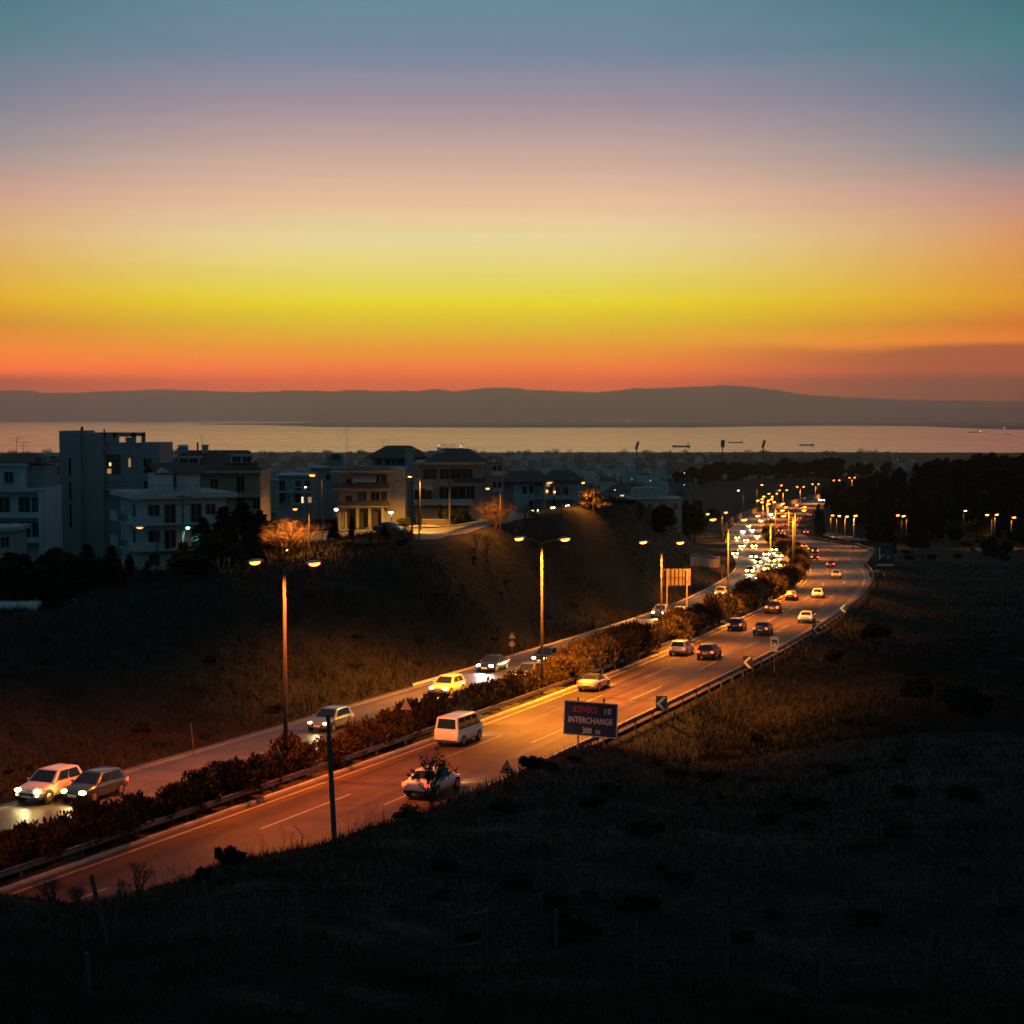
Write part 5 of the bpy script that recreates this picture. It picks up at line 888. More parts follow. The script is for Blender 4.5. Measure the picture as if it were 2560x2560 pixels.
gx0, gx1 = Xr(390), Xr(445); b.part('gable_front', MB().add([(gx0, 1.6, Z(1234)), (gx1 - .6, 1.6, Z(1234)), (gx1 - .6, 1.6, Z(1186)), ((gx0 + gx1 - .6) / 2, 1.6, Z(1172)), (gx0, 1.6, Z(1186)), (gx0, 3, Z(1234)), (gx1 - .6, 3, Z(1234)), (gx1 - .6, 3, Z(1186)), ((gx0 + gx1 - .6) / 2, 3, Z(1172)), (gx0, 3, Z(1186))], [(0, 1, 2, 3, 4), (9, 8, 7, 6, 5), (0, 5, 6, 1), (1, 6, 7, 2), (2, 7, 8, 3), (3, 8, 9, 4), (4, 9, 5, 0)]), M_w['white'])
mb = MB().box(.2, W_ + .6, -.6, -.56, Z(1234) + .8, Z(1234) + .85)
for q_ in np.arange(.2, W_ + .6, .6): mb.box(q_ - .015, q_ + .015, -.6, -.57, Z(1234), Z(1234) + .8)
b.part('roof_railing', mb, M_rail)
# -- house with dark tiled roof and dormers (yellowish walls below)
b = B('dormer_house', 'yellowish house with a wide dark tiled roof, dormers and a water tank', 400, 232, 0); X, Z = b.X, b.Z
b.box('wall', M_w['beige'], X(420), X(650), 0, 10, -3, Z(1182)); b.box('eave', M_w['cream'], X(500), X(656), -1.4, 10, Z(1182), Z(1175)); b.hip(X(405), X(652), -1, 10.5, Z(1175), Z(1127) - Z(1175), .2, .62)
for u0, u1, v0, v1 in ((445, 497, 1143, 1163), (576, 632, 1138, 1158)):
    b.box('dormer', M_w['pale'], X(u0), X(u1), .2, 5, Z(v1), Z(v0) - .1); b.box('dormer_roof', M_slab, X(u0) - .2, X(u1) + .2, 0, 5, Z(v0) - .1, Z(v0) + .05)
    for q_ in (.27, .73): b.win(X(u0) + (X(u1) - X(u0)) * q_, Z(v1) + .12, 1.1, .75, y=.2)
b.heater(X(447), 3.2, Z(1134)); b.chimney(X(500), 4, Z(1135), 1.1, .8); b.part('pipe', MB().tube([(X(481), 4, Z(1132)), (X(481), 4, Z(1107))], .14, 6), M_rail); b.part('mast', MB().tube([(X(492), 4, Z(1130)), (X(492), 4, Z(1084))], .03, 4), M_rail)
b.balcony(X(552), X(656), Z(1238), 1.4, 0, M_w['cream'], False); b.box('balcony_pier', M_w['cream'], X(552), X(556), -1.45, -1.2, Z(1238), Z(1212)); b.win(X(601), Z(1230), 1.1, 2.1, name='door'); b.win(X(601), Z(1272), 1.1, 1.4); b.win(X(640), Z(1272), 1.0, 1.4); b.win(X(535), Z(1222), 1.0, 1.3)
# -- small white house with framed balconies
b = B('small_balcony_house', 'small pale house with square-framed balconies beside a blank grey wall', 690, 282); X, Z = b.X, b.Z
b.box('wall', M_w['cream'], X(696), X(778), 0, 8, -3, Z(1191)); b.box('parapet', M_w['white'], X(690), X(780), -.5, 8, Z(1191), Z(1186)); b.balcony(X(688), X(732), Z(1229), 1.2, 0, M_w['white']); b.balcony(X(731), X(780), Z(1229), 1.6, 0, M_w['white'])
b.part('balcony_frame', MB().box(X(730), X(733), -1.7, -1.4, -1, Z(1216)).box(X(761), X(764), -1.7, -1.4, -1, Z(1216)).box(X(730), X(780), -1.7, -1.4, Z(1219), Z(1216)).box(X(730), X(780), -1.72, -1.4, Z(1260), Z(1256)), M_w['white'])
for u_, v_ in ((705, 1226), (745, 1226), (768, 1226), (705, 1258), (745, 1258)): b.win(X(u_), Z(v_), .9, 1.6)
b.win(X(757), Z(1257), .5, 1.0, y=-.02, pane=M_litw); b.win(X(774), Z(1256), .6, .9, pane=M_litd)
b = B('blank_wall_block', 'plain grey apartment block showing a blank wall', 776, 300); X, Z = b.X, b.Z
b.box('wall', M_w['stone'], X(776), X(852), 0, 10, -4, Z(1172)); b.box('roof', M_slab, X(774), X(854), -.3, 10.2, Z(1172), Z(1168)); b.box('stair_head', M_w['grey'], X(812), X(850), 3, 8, Z(1168), Z(1137)); b.antenna(X(861), 5, Z(1140), 5.2); b.win(X(820), Z(1172) - 2.0, .7, 1.0); b.box('solar_panel', M_solar, X(826), X(846), 2.4, 2.6, Z(1150), Z(1135))
# -- three storey house with awning
b = B('awning_house', 'three-storey house with a striped awning and two long dark balconies', 832, 252); X, Z = b.X, b.Z
b.box('wall', M_w['cream'], X(848), X(975), 0, 10, -2, Z(1180)); b.box('side_wall', M_w['stone'], X(975), X(1012), .8, 10, -2, Z(1172)); b.box('roof_slab', M_w['cream'], X(830), X(978), -1.5, 10.3, Z(1180), Z(1176)); b.hip(X(832), X(976), -1.2, 10, Z(1176), .5, .1, .6)
for vv, u0 in ((1221, 832), (1264, 846)): b.balcony(X(u0), X(975), Z(vv), 1.5, 0, M_w['cream'], False, .95, False); b.box('balcony_fascia', M_shut, X(u0), X(975), -1.47, -1.43, Z(vv) + .05, Z(vv) + .75)
for vv in (1217, 1260):
    for u_, w_ in ((872, .9), (905, 1.3), (938, 1.3), (960, .8)): b.win(X(u_), Z(vv), w_, 1.8 if u_ != 872 else 1.2)
b.part('awning', MB().add([(X(886), -.05, Z(1186)), (X(944), -.05, Z(1186)), (X(942), -1.9, Z(1203)), (X(882), -1.9, Z(1203)), (X(886), -.05, Z(1187)), (X(944), -.05, Z(1187)), (X(942), -1.9, Z(1204.5)), (X(882), -1.9, Z(1204.5))], [(0, 1, 2, 3), (7, 6, 5, 4), (2, 6, 7, 3), (0, 3, 7, 4), (1, 5, 6, 2)]), M_awn)
for u_ in (858, 895, 925, 958): b.box('column', M_w['cream'], X(u_) - .2, X(u_) + .2, -1.3, -.9, -1, Z(1268))
for u_ in (877, 910, 942): b.box('garage_door', M_shut, X(u_) - 1.0, X(u_) + 1.0, -.06, 0, 0, Z(1275))
b.part('entrance_canopy', MB().box(X(848), X(868), -3.2, -1.5, Z(1276), Z(1270)), M_tile); b.box('gate_pier', M_w['beige'], X(867), X(871), -3.2, -2.8, -.5, Z(1278)); b.box('gate_pier', M_w['beige'], X(850), X(854), -3.2, -2.8, -.5, Z(1278))
# -- large dark hipped house behind
b = B('hipped_roof_house', 'tall house with a broad dark hipped roof behind the awning house', 912, 284); X, Z = b.X, b.Z
b.box('wall', M_w['stone'], X(930), X(1064), 0, 11, -3, Z(1146)); b.hip(X(915), X(1068), -.6, 11, Z(1146), Z(1115) - Z(1146), .3, .38); b.box('slab', M_w['pale'], X(900), X(1012), -1.6, 0, Z(1170), Z(1164)); b.box('pier', M_w['cream'], X(1015), X(1036), -2.2, -.6, -3, Z(1124)); b.box('pier_cap', M_w['cream'], X(1014), X(1042), -2.3, -.5, Z(1124), Z(1121)); b.antenna(X(952), 5, Z(1128), 2.0)
for u_ in (948, 970, 986, 1002): b.win(X(u_), Z(1163), .9, 1.0)
# -- villa
b = B('arched_villa', 'large white villa with arches, long balconies and a dark hipped roof', 1038, 262); X, Z = b.X, b.Z
b.box('wall', M_w['cream'], X(1038), X(1210), 0, 12, -2, Z(1161)); b.box('cornice', M_w['cream'], X(1036), X(1216), -1.6, 12, Z(1161), Z(1154)); b.hip(X(1066), X(1212), -.8, 11.5, Z(1154), Z(1123) - Z(1154), .2, .42); b.box('roof_parapet', M_w['pale'], X(1066), X(1110), 3, 5, Z(1154), Z(1128))
b.balcony(X(1038), X(1085), Z(1214), 1.6, 0, M_w['cream'], True, .9); b.balcony(X(1140), X(1212), Z(1210), 1.4, 0, M_w['cream'], True, 1.0); b.balcony(X(1036), X(1182), Z(1259), 1.9, 0, M_w['white'], True, .8); b.box('dark_awning', M_shut, X(1136), X(1212), -1.5, -1.4, Z(1206), Z(1194))
for u_, w_ in ((1075, 2.2), (1112, 1.6), (1140, 1.9), (1168, 1.7)): b.win(X(u_), Z(1198), w_, 1.6)
for u_, w_ in ((1112, 1.7), (1145, 2.6), (1176, 1.4)): b.win(X(u_), Z(1247), w_, 2.0)
mb = MB(); za, zb_ = Z(1247), Z(1213)
for u0, u1 in ((1036, 1048), (1050, 1068), (1070, 1081)):          # arcade
    x0, x1 = X(u0), X(u1); xm, r = (x0 + x1) / 2, (x1 - x0) / 2; n_ = 10
    arc = [(xm + r * math.cos(math.pi * t / n_), zb_ - 1.0 + min(r, .9) * math.sin(math.pi * t / n_)) for t in range(n_ + 1)]
    for (xa_, z_a), (xb2, z_b) in zip(arc[:-1], arc[1:]): mb.add([(xa_, -1.9, z_a), (xb2, -1.9, z_b), (xb2, -1.9, zb_ + .05), (xa_, -1.9, zb_ + .05), (xa_, -1.6, z_a), (xb2, -1.6, z_b), (xb2, -1.6, zb_ + .05), (xa_, -1.6, zb_ + .05)], [(0, 3, 2, 1), (4, 5, 6, 7), (0, 1, 5, 4)])
    mb.box(x0 - .12, x0, -1.9, -1.6, za, zb_ + .05).box(x1, x1 + .12, -1.9, -1.6, za, zb_ + .05)
b.part('arcade', mb, M_w['white']); b.box('arcade_back', M_shut, X(1036), X(1083), -.05, 0, za, zb_)
b.box('wing_wall', M_w['stone'], X(1210), X(1256), 1, 9, -2, Z(1160)); b.gable(X(1210), X(1256), 1, 9, Z(1160), Z(1140) - Z(1160), .5)
for v_ in (1182, 1222): 
    for u_ in (1236, 1249): b.win(X(u_), Z(v_), .55, 1.1, y=1)
b.balcony(X(1230), X(1256), Z(1186), .7, 1, M_w['white'], True, .5); b.balcony(X(1230), X(1256), Z(1228), .7, 1, M_w['white'], True, .5)
b = B('garden_wall', 'low dark garden wall along the far pavement below the villa', 1055, 250.5, 0, 'wall'); b.box('wall', M_w['brown'], b.X(1055), b.X(1330), 0, .3, -1, 1.0); b.box('coping', M_slab, b.X(1054), b.X(1331), -.06, .36, 1.0, 1.08)
# -- white walled house with big dark roof
b = B('big_roof_house', 'house with a huge plain dark roof above white walls', 1255, 300); X, Z = b.X, b.Z
b.box('wall', M_w['white'], X(1283), X(1336), 0, 8, -4, Z(1208)); b.box('side_wall', M_w['stone'], X(1258), X(1283), .5, 8, -4, Z(1208)); b.box('right_wall', M_w['grey'], X(1336), X(1360), .3, 8, -4, Z(1200)); b.hip(X(1257), X(1370), -.8, 9, Z(1206), Z(1178) - Z(1206), .3, .6)
for u_, v_ in ((1312, 1234), (1328, 1233), (1328, 1270)): b.win(X(u_), Z(v_), .7, 1.3)
b.box('balcony', M_w['white'], X(1336), X(1354), -.9, .3, Z(1247), Z(1242))
b = B('red_roof_house', 'house with a dark red roof and a white balcony with small lights', 1358, 322); X, Z = b.X, b.Z
b.box('wall', M_w['cream'], X(1362), X(1430), 0, 9, -4, Z(1206)); b.box('right_wall', M_w['pale'], X(1430), X(1456), .6, 9, -4, Z(1196)); b.hip(X(1355), X(1458), -.8, 9, Z(1203), Z(1178) - Z(1203), .4, .45); b.balcony(X(1364), X(1440), Z(1246), 1.3, 0, M_w['white'], True, .7)
for u_ in (1376, 1395, 1415): b.win(X(u_), Z(1240), .9, 1.7)
b.win(X(1370), Z(1216), .7, .9, pane=M_litd)
for u_, v_ in ((1368, 1228), (1387, 1230)): b.part('wall_lamp', MB().blob((X(u_), -.25, Z(v_)), (.12, .12, .09), 8, 5), M_lens['warm'])
# -- buildings of the town further down, generic builder
TB = {}
def town_meshes(seed):
    rs_ = random.Random(seed); w_, dp, st = rs_.choice((9, 11, 13, 16)), rs_.choice((9, 11)), rs_.choice((2, 3, 3, 4)); h = st * 3.1
    wl_ = MB().box(-w_/2, w_/2, -dp/2, dp/2, -6, h); det = MB(); wn_ = []
    for s_ in range(st):
        z = s_ * 3.1
        if rs_.random() < .75: det.box(-w_/2 - .1, w_/2 * rs_.choice((1, .3)), -dp/2 - 1.2, -dp/2, z - .15, z + .05).box(-w_/2 - .1, w_/2 * .3, -dp/2 - 1.2, -dp/2 - 1.1, z + .05, z + .9)
        nwin = int(w_ / 3)
        for k_ in range(nwin): wn_.append((-w_/2 + w_ * (k_ + .5) / nwin, z + .7))
    flat = rs_.random() < .6; rf = MB()
    if flat:
        rf.box(-w_/2 - .3, w_/2 + .3, -dp/2 - .3, dp/2 + .3, h, h + .35).box(-w_/4, w_/6, -1, 3, h + .35, h + 2.8).box(w_/4, w_/4 + .8, 1, 1.6, h + .35, h + 2.0)
        for q_ in (-.3, .2, .38): rf.tube([(w_ * q_, 1, h + .3), (w_ * q_, 1, h + 3.4)], .05, 4)
    else:
        x0, x1, y0, y1 = -w_/2 - .5, w_/2 + .5, -dp/2 - .5, dp/2 + .5; rf.add([(x0, y0, h), (x1, y0, h), (x1, y1, h), (x0, y1, h), (x0 + w_ * .28, 0, h + 2.4), (x1 - w_ * .28, 0, h + 2.4)], [(0, 3, 2, 1), (0, 1, 5, 4), (1, 2, 5), (2, 3, 4, 5), (3, 0, 4)]).box(-w_/5, -w_/5 + .7, 1, 1.7, h + .8, h + 3.2)
    return wl_, det, rf, wn_, dp, flat
for s_ in range(10):
    a, b_, c, wn_, dp, fl = town_meshes(s_); TB[s_] = (a.mesh('wall', M_w['pale']), b_.mesh('balconies', M_w['white']), c.mesh('roof', M_slab if fl else M_tile), wn_, dp)
_tw, _tp = wmesh(1.1, 1.4, 0); M_tl2 = mat('town_light', (.8, .7, .5), .4, emit=(1, .75, .35), estr=10)
def town(u, D, sd, sc, rz, label, group, wm, wins=True, dz=0):
    x = ux(u, D); r = thing('town_house' if wins else 'distant_building', label, 'building', (x, D, gz(x, D) + dz), rz, group); r.scale = (sc,) * 3; a, b_, c, wn_, dp = TB[sd]
    O('wall', a, r, mat=wm); O('roof', c, r)
    if wins:
        O('balconies', b_, r)
        for i_, (xx, zz) in enumerate(wn_): o = O('window', _tw, r, (xx, -dp/2 - .01, zz)); O('pane', _tp, o, mat=M_litw if random.random() < .05 else M_pane)
    return r
rs = random.Random(4); M_far = [wallmat('hazy_plaster_' + str(i), c) for i, c in enumerate(((.22,.46,.48), (.30,.52,.54), (.14,.32,.34), (.26,.42,.42)))]; WMS = [M_w['pale'], M_w['white'], M_w['grey'], M_w['cream'], M_w['stone']]  # M_far walls have the teal of distant haze mixed into their colour
for u, D, sd, lb in [(540, 330, 1, 'pale house behind the dormer house, right side'), (660, 345, 3, 'teal-grey low house between dormer and small balcony houses'), (715, 400, 5, 'house with tall roof structures behind the small balcony house'), (905, 360, 2, 'house peeking over the awning house roof'), (1275, 400, 4, 'house right behind the villa wing'), (1340, 420, 6, 'dark roofed house behind the huge plain roof'), (1415, 470, 7, 'dark block with roof boxes behind the red-roofed house'), (1460, 430, 0, 'low pale house with a lit window right of the red-roofed house'), (1500, 480, 2, 'pale house behind the orange-lit pine'), (1565, 520, 8, 'house behind the dark trees at the bank end'),
                    (1620, 430, 9, 'pale apartment house with balconies above the bank end'), (1590, 620, 3, 'apartment block left of the tallest mid-town block'), (1650, 640, 5, 'tallest mid-town apartment block'), (1545, 700, 1, 'mid-town house with a bright roof edge'), (1480, 640, 6, 'mid-town house above the orange-lit pine'), (1420, 700, 9, 'mid-town block above the red-roofed house'), (1690, 760, 2, 'mid-town house beside the dark ridge trees'), (1360, 620, 0, 'mid-town house above the huge plain roof')]:
    town(u, D, sd, 1, rs.uniform(-.5, .5), lb, 'houses of the town below the bank', WMS[sd % 5])
n_ = 0
while n_ < 290:                                     # the town running down to the sea
    D = math.exp(rs.uniform(math.log(780), math.log(5200))); u = rs.uniform(-80, 2330)
    if D < 2100 and u > 1690: continue
    if D < 1150 and u < 1250 and rs.random() < .7: continue
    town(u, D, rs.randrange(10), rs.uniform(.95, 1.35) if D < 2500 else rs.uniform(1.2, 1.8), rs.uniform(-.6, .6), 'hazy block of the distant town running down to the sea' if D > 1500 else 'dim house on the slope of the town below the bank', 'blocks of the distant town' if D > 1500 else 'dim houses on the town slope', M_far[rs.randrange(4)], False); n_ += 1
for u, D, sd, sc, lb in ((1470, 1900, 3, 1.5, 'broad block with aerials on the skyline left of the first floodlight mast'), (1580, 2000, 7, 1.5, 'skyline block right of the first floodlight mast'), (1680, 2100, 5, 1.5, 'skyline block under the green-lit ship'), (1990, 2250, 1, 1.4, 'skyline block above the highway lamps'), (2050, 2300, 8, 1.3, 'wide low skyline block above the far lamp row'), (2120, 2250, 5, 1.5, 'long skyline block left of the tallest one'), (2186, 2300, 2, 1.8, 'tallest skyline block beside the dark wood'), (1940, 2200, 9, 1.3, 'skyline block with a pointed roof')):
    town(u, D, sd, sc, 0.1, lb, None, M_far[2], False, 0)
# shoreline trees, one hazy mass
cl = []; rs2 = np.random.default_rng(77); P_ = []
for i in range(520):
    D = rs2.uniform(3600, 6050); u = rs2.uniform(-150, 2250); x = ux(u, D); z = gz(x, D); r = rs2.uniform(8, 20); cl.append((x, D, z + r * .5, r, r * .8))
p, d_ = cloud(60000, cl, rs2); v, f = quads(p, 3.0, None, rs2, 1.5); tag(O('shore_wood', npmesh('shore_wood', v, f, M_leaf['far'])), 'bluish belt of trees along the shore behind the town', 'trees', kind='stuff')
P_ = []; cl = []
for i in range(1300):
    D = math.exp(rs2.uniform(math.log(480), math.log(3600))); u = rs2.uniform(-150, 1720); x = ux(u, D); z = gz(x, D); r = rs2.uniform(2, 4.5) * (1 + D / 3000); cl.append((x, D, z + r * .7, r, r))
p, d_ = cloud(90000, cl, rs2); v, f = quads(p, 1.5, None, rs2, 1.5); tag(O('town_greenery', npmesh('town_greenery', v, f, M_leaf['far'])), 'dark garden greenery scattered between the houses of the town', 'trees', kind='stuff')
# ================================================================ SIGNS, POLES, FENCE, SHIPS
M_blue = mat('sign_blue', (.018,.045,.10), .45, var=.2, vscale=2); M_dblue = mat('sign_dark_blue', (.012,.03,.05), .45, var=.2, vscale=1); M_white = mat('sign_white', (.72,.70,.66), .5); M_red = mat('sign_red', (.70,.04,.03), .5); M_orange = mat('sign_red_letters', (.55,.10,.06), .5); M_blk = mat('sign_black', (.012,.012,.012), .5); M_yel = mat('sign_yellow', (.55,.48,.28), .5); M_back = mat('sign_back', (.22,.20,.18), .6, var=.2, vscale=3)
M_pw = mat('weathered_wood', (.075,.06,.05), .9, var=.35, vscale=5)
def text_mesh(s, size, m, ax='CENTER'):
    c = bpy.data.curves.new('t', 'FONT'); c.body = s; c.size = size; c.align_x = ax; c.align_y = 'CENTER'; c.extrude = .006; c.offset = .006; c.resolution_u = 2
    o = bpy.data.objects.new('t', c); COL.objects.link(o); dg = bpy.context.evaluated_depsgraph_get(); me = bpy.data.meshes.new_from_object(o.evaluated_get(dg)); bpy.data.objects.remove(o); bpy.data.curves.remove(c)
    me.materials.clear(); me.materials.append(m); me.name = 'lettering'; return me
def signpost(name, label, u, v, D, rz=0, roll=0, base=None, cat='road sign'):
    """root at the ground below photo point u,v; returns root and the height of that point"""
    x = ux(u, D); z0 = gz(x, D); r = thing(name, label, cat, (x, D, z0), rz); return r, float(at(u, v, D)[2]) - z0
# interchange board
r, h = signpost('direction_sign', 'blue interchange board with Greek and English lettering half sunk behind the grass', 1478, 1798, 97, math.radians(-14)); W_, H_ = 3.18, 2.02
bd = O('board', MB().box(-W_/2, W_/2, -.03, .03, -H_/2, H_/2).mesh('board', M_blue), r, (0, 0, h), rot=(0, math.radians(2.2), 0))
O('border', MB().box(-W_/2, W_/2, -.04, -.03, H_/2 - .045, H_/2).box(-W_/2, W_/2, -.04, -.03, -H_/2, -H_/2 + .045).box(-W_/2, -W_/2 + .045, -.04, -.03, -H_/2 + .045, H_/2 - .045).box(W_/2 - .045, W_/2, -.04, -.03, -H_/2 + .045, H_/2 - .045).mesh('border', M_white), bd)
for s, x, z, sz, m in (('ΚΟΜΒΟΣ', -.28, .52, .50, M_orange), ('10', .98, .52, .50, M_white), ('INTERCHANGE', 0, -.10, .50, M_white), ('300  m', .08, -.70, .50, M_white)):
    me = text_mesh(s, sz, m); xs = [v.co.x for v in me.vertices]; wid = max(xs) - min(xs); want = {'ΚΟΜΒΟΣ': 1.50, '10': .40, 'INTERCHANGE': 2.62, '300  m': 1.05}[s]
    O('lettering', me, bd, (x, -.045, z), rot=(math.pi / 2, 0, 0), scale=(want / wid, 1, 1))
for x in (-.75, .78): O('post', MB().tube([(x, .08, -1.0), (x, .08, h + H_/2 + .22)], .055, 8).mesh('post', M_galv), r)
# chevrons on the right verge
for i, (u, v, D, s) in enumerate(((1657, 1759, 133, .42), (1873, 1656, 161, .42), (2044, 1573, 212, .42), (2112, 1521, 248, .45), (2190, 1432, 372, .5))):
    if i < 4:                                      # stand just behind the guardrail
        dd = np.arange(80, 330, .5); D = float(dd[np.argmin(np.abs(ux(u, dd) - RR(dd) - 1.75))])
    r, h = signpost('chevron_sign', ['black chevron board with white arrow nearest the blue interchange board', 'second chevron board along the right guardrail', 'third chevron board, in front of the white sedan', 'fourth chevron board beside the round bush', 'small chevron board behind the blue arrow sign'][i], u, v, D, math.radians(-22))
    b = O('board', MB().box(-s, s, -.02, .02, -s * 1.32, s * 1.32).mesh('board', M_blk), r, (0, 0, h)); t = s * .62
    O('arrow', MB().prism([(s * .9, s * 1.2), (s * .9 - t, s * 1.2), (-s * .92, 0), (s * .9 - t, -s * 1.2), (s * .9, -s * 1.2), (-s * .92 + t, 0)][::-1], -.032, -.022).mesh('arrow', M_white), b); O('post', MB().tube([(0, .06, -.8), (0, .06, h + s * 1.45)], .04, 6).mesh('post', M_galv), r)
# triangular warning signs
def tri(s): return [(-s, -s * .62), (s, -s * .62), (0, s * 1.12)]
for u, v, D, s, fr, lb in ((1267, 1922, 85, .40, True, 'red-bordered triangular warning sign on the near verge'), (1013, 1765, 111, .40, False, 'back of a triangular sign standing in the hedge'), (688, 1885, 95, .38, False, 'back of a triangular sign beside the first lamp post')):
    if fr: r, h = signpost('warning_sign', lb, u, v, D, math.radians(-16))
    else: r, h = signpost('warning_sign', lb, u, v, D, math.radians(-16))
    b = O('board', MB().prism(tri(s)[::-1], -.012, .012).mesh('board', M_red if fr else M_back), r, (0, 0, h))
    if fr:
        O('face', MB().prism(tri(s * .72)[::-1], -.022, -.014).mesh('face', mat('sign_face', (.85, .42, .25), .5)), b); O('symbol', MB().box(-.12, .12, -.03, -.024, -.10, -.01).box(-.07, .08, -.03, -.024, -.01, .05).mesh('symbol', M_blk), b)
    O('post', MB().tube([(0, .05, -1), (0, .05, h + s * 1.2)], .035, 6).mesh('post', M_galv), r)
# plate with an animal figure
r, h = signpost('animal_sign', 'square white plate with a dark animal figure above the guardrail', 1940, 1605, 153, math.radians(-20)); s = .40
b = O('board', MB().box(-s, s, -.015, .015, -s * 1.2, s * 1.2).mesh('board', M_white), r, (0, 0, h))
O('figure', MB().prism([(-.30, .12), (-.24, .26), (-.12, .20), (.18, .22), (.30, .12), (.26, .05), (.27, -.28), (.19, -.28), (.16, -.06), (-.06, -.05), (-.08, -.28), (-.17, -.28), (-.16, .02), (-.26, .04)][::-1], -.026, -.018).mesh('figure', M_blk), b); O('sub_plate', MB().box(-.3, .3, -.015, .015, -.88, -.58).mesh('sub_plate', M_white), b); O('post', MB().tube([(0, .06, -1), (0, .06, h + .5)], .04, 6).mesh('post', M_galv), r)
# back of a large hoarding on the left slope
D = 212; r, h = signpost('billboard', 'back of a panelled hoarding lit orange on the left slope', 1694, 1443, D, math.radians(4)); W_, H_ = 3.5, 2.15; M_hoard = mat('hoarding_back', (.17, .13, .10), .7, var=.12, vscale=1.5)
for a in range(7):
    for c in range(2): O('panel', MB().box(-W_/2 + a * W_/7 + .012, -W_/2 + (a + 1) * W_/7 - .012, 0, .04, h - H_/2 + c * H_/2 + .012, h - H_/2 + (c + 1) * H_/2 - .012).mesh('panel', M_hoard), r)
for a in range(1, 7): O('rib', MB().box(-W_/2 + a * W_/7 - .03, -W_/2 + a * W_/7 + .03, -.08, 0, h - H_/2, h + H_/2).mesh('rib', M_trim), r)
O('rail', MB().box(-W_/2, W_/2, -.1, -.082, h - .03, h + .03).mesh('rail', M_trim), r)
for x in (-W_/2 + .45, W_/2 - .5): O('post', MB().box(x - .07, x + .07, -.22, -.102, -1.5, h + H_/2).mesh('post', M_conc), r)
# round sign seen from behind
r, h = signpost('round_sign', 'round sign with a triangular plate seen from behind on the left verge', 1280, 1610, 158); O('disc', MB().tube([(0, -.012, h), (0, .012, h)], .28, 16).mesh('disc', M_back), r); O('triangle', MB().prism([(p[0], p[1] + h + .75) for p in tri(.34)][::-1], -.012, .012).mesh('triangle', M_back), r); O('post', MB().tube([(0, .04, -.8), (0, .04, h + 1.1)], .035, 6).mesh('post', M_galv), r)
r, h = signpost('square_sign', 'small dark square sign on the left slope before the bend', 1807, 1419, 262); O('board', MB().box(-.45, .45, -.02, .02, -.45, .45).mesh('board', M_blk), r, (0, 0, h)); O('post', MB().tube([(0, .05, -1), (0, .05, h + .3)], .04, 6).mesh('post', M_galv), r)
for u, v0, D in ((622, 1741, 120), (605, 1742, 122), (470, 1810, 105)):
    x = ux(u, D); h = float(at(u, v0, D)[2]) - gz(x, D); tag(O('marker_stake', MB().tube([(.25, 0, -.5), (0, 0, max(h, 1.0))], [.05, .04], 6).mesh('marker_stake', M_pw), loc=(x, D, gz(x, D))), {622: 'leaning wooden stake on the left bank', 605: 'fainter stake left of the leaning one', 470: 'low stake at the foot of the left bank'}[u], 'stake')
# large dark direction panel
r, h = signpost('direction_sign', 'large dark blue direction panel with a forked white arrow', 2216, 1383, 382); k = 382 / F; W_, H_ = 42 * k, 52 * k
b = O('board', MB().box(-W_/2, W_/2, -.05, .05, -H_/2, H_/2).mesh('board', M_dblue), r, (0, 0, h)); px = lambda u, v: ((u - 2216) * k, (1383 - v) * k)
def stroke(pts, w_): return [MB().tube([(px(*p)[0], -.08, px(*p)[1]) for p in pts], w_, 6)]
O('arrow', stroke([(2201.5, 1399), (2201.5, 1367)], .10)[0].mesh('arrow', M_white), b); O('arrow_branch', stroke([(2202, 1396), (2206, 1391), (2213, 1388)], .08)[0].mesh('arrow_branch', M_white), b)
for u0, u1, v_ in ((2202, 2223, 1361), (2215, 2229, 1376), (2214, 2229, 1380)): O('lettering', MB().box(px(u0, v_)[0], px(u1, v_)[0], -.075, -.055, px(0, v_)[1] - .06, px(0, v_)[1] + .06).mesh('lettering', mat('dim_letters', (.10, .12, .15), .6)), b)
x0, z0 = px(2220, 1397); x1, z1 = px(2229, 1387); O('emblem', MB().box(x0, x1, -.07, -.055, z0, z0 + .12).box(x0, x1, -.07, -.055, z1 - .12, z1).box(x0, x0 + .12, -.07, -.055, z0 + .12, z1 - .12).box(x1 - .12, x1, -.07, -.055, z0 + .12, z1 - .12).box(x0 + .3, x1 - .25, -.07, -.055, z0 + .25, z1 - .25).mesh('emblem', mat('emblem_grey', (.25, .27, .27), .6)), b)
O('name_strip', MB().box(-W_/2, W_/2, -.05, .05, -H_/2 - 6 * k, -H_/2 - 1 * k).mesh('name_strip', M_yel), b)
for x in (-1.2, 1.2): O('post', MB().tube([(x, .15, -1.5), (x, .15, h)], .1, 6).mesh('post', M_galv), r)
# blue arrow board
r, h = signpost('arrow_sign', 'blue arrow-shaped direction board with white edge by the guardrail', 2194, 1441, 330); k = 330 / F; a = [(-18, 10), (15, 10), (23, 0), (15, -10), (-18, -10)]
b = O('board', MB().prism([(x * k, z * k) for x, z in a][::-1], -.03, .03).mesh('board', M_blue), r, (0, 0, h)); O('arrow_edge', MB().prism([(x * k, z * k) for x, z in [(16, 9.4), (18.4, 9.4), (24, 0), (18.4, -9.4), (16, -9.4), (21, 0)]][::-1], -.05, -.034).mesh('arrow_edge', M_white), b)
for z, x1 in ((5, 11), (1.6, 11), (-3, 2), (-7, 1)): O('lettering', MB().box(-17 * k, x1 * k, -.045, -.034, (z - .6) * k, (z + .6) * k).mesh('lettering', M_back), b)
for x in (-.9, .9): O('post', MB().tube([(x, .1, -1.5), (x, .1, h)], .06, 6).mesh('post', M_galv), r)
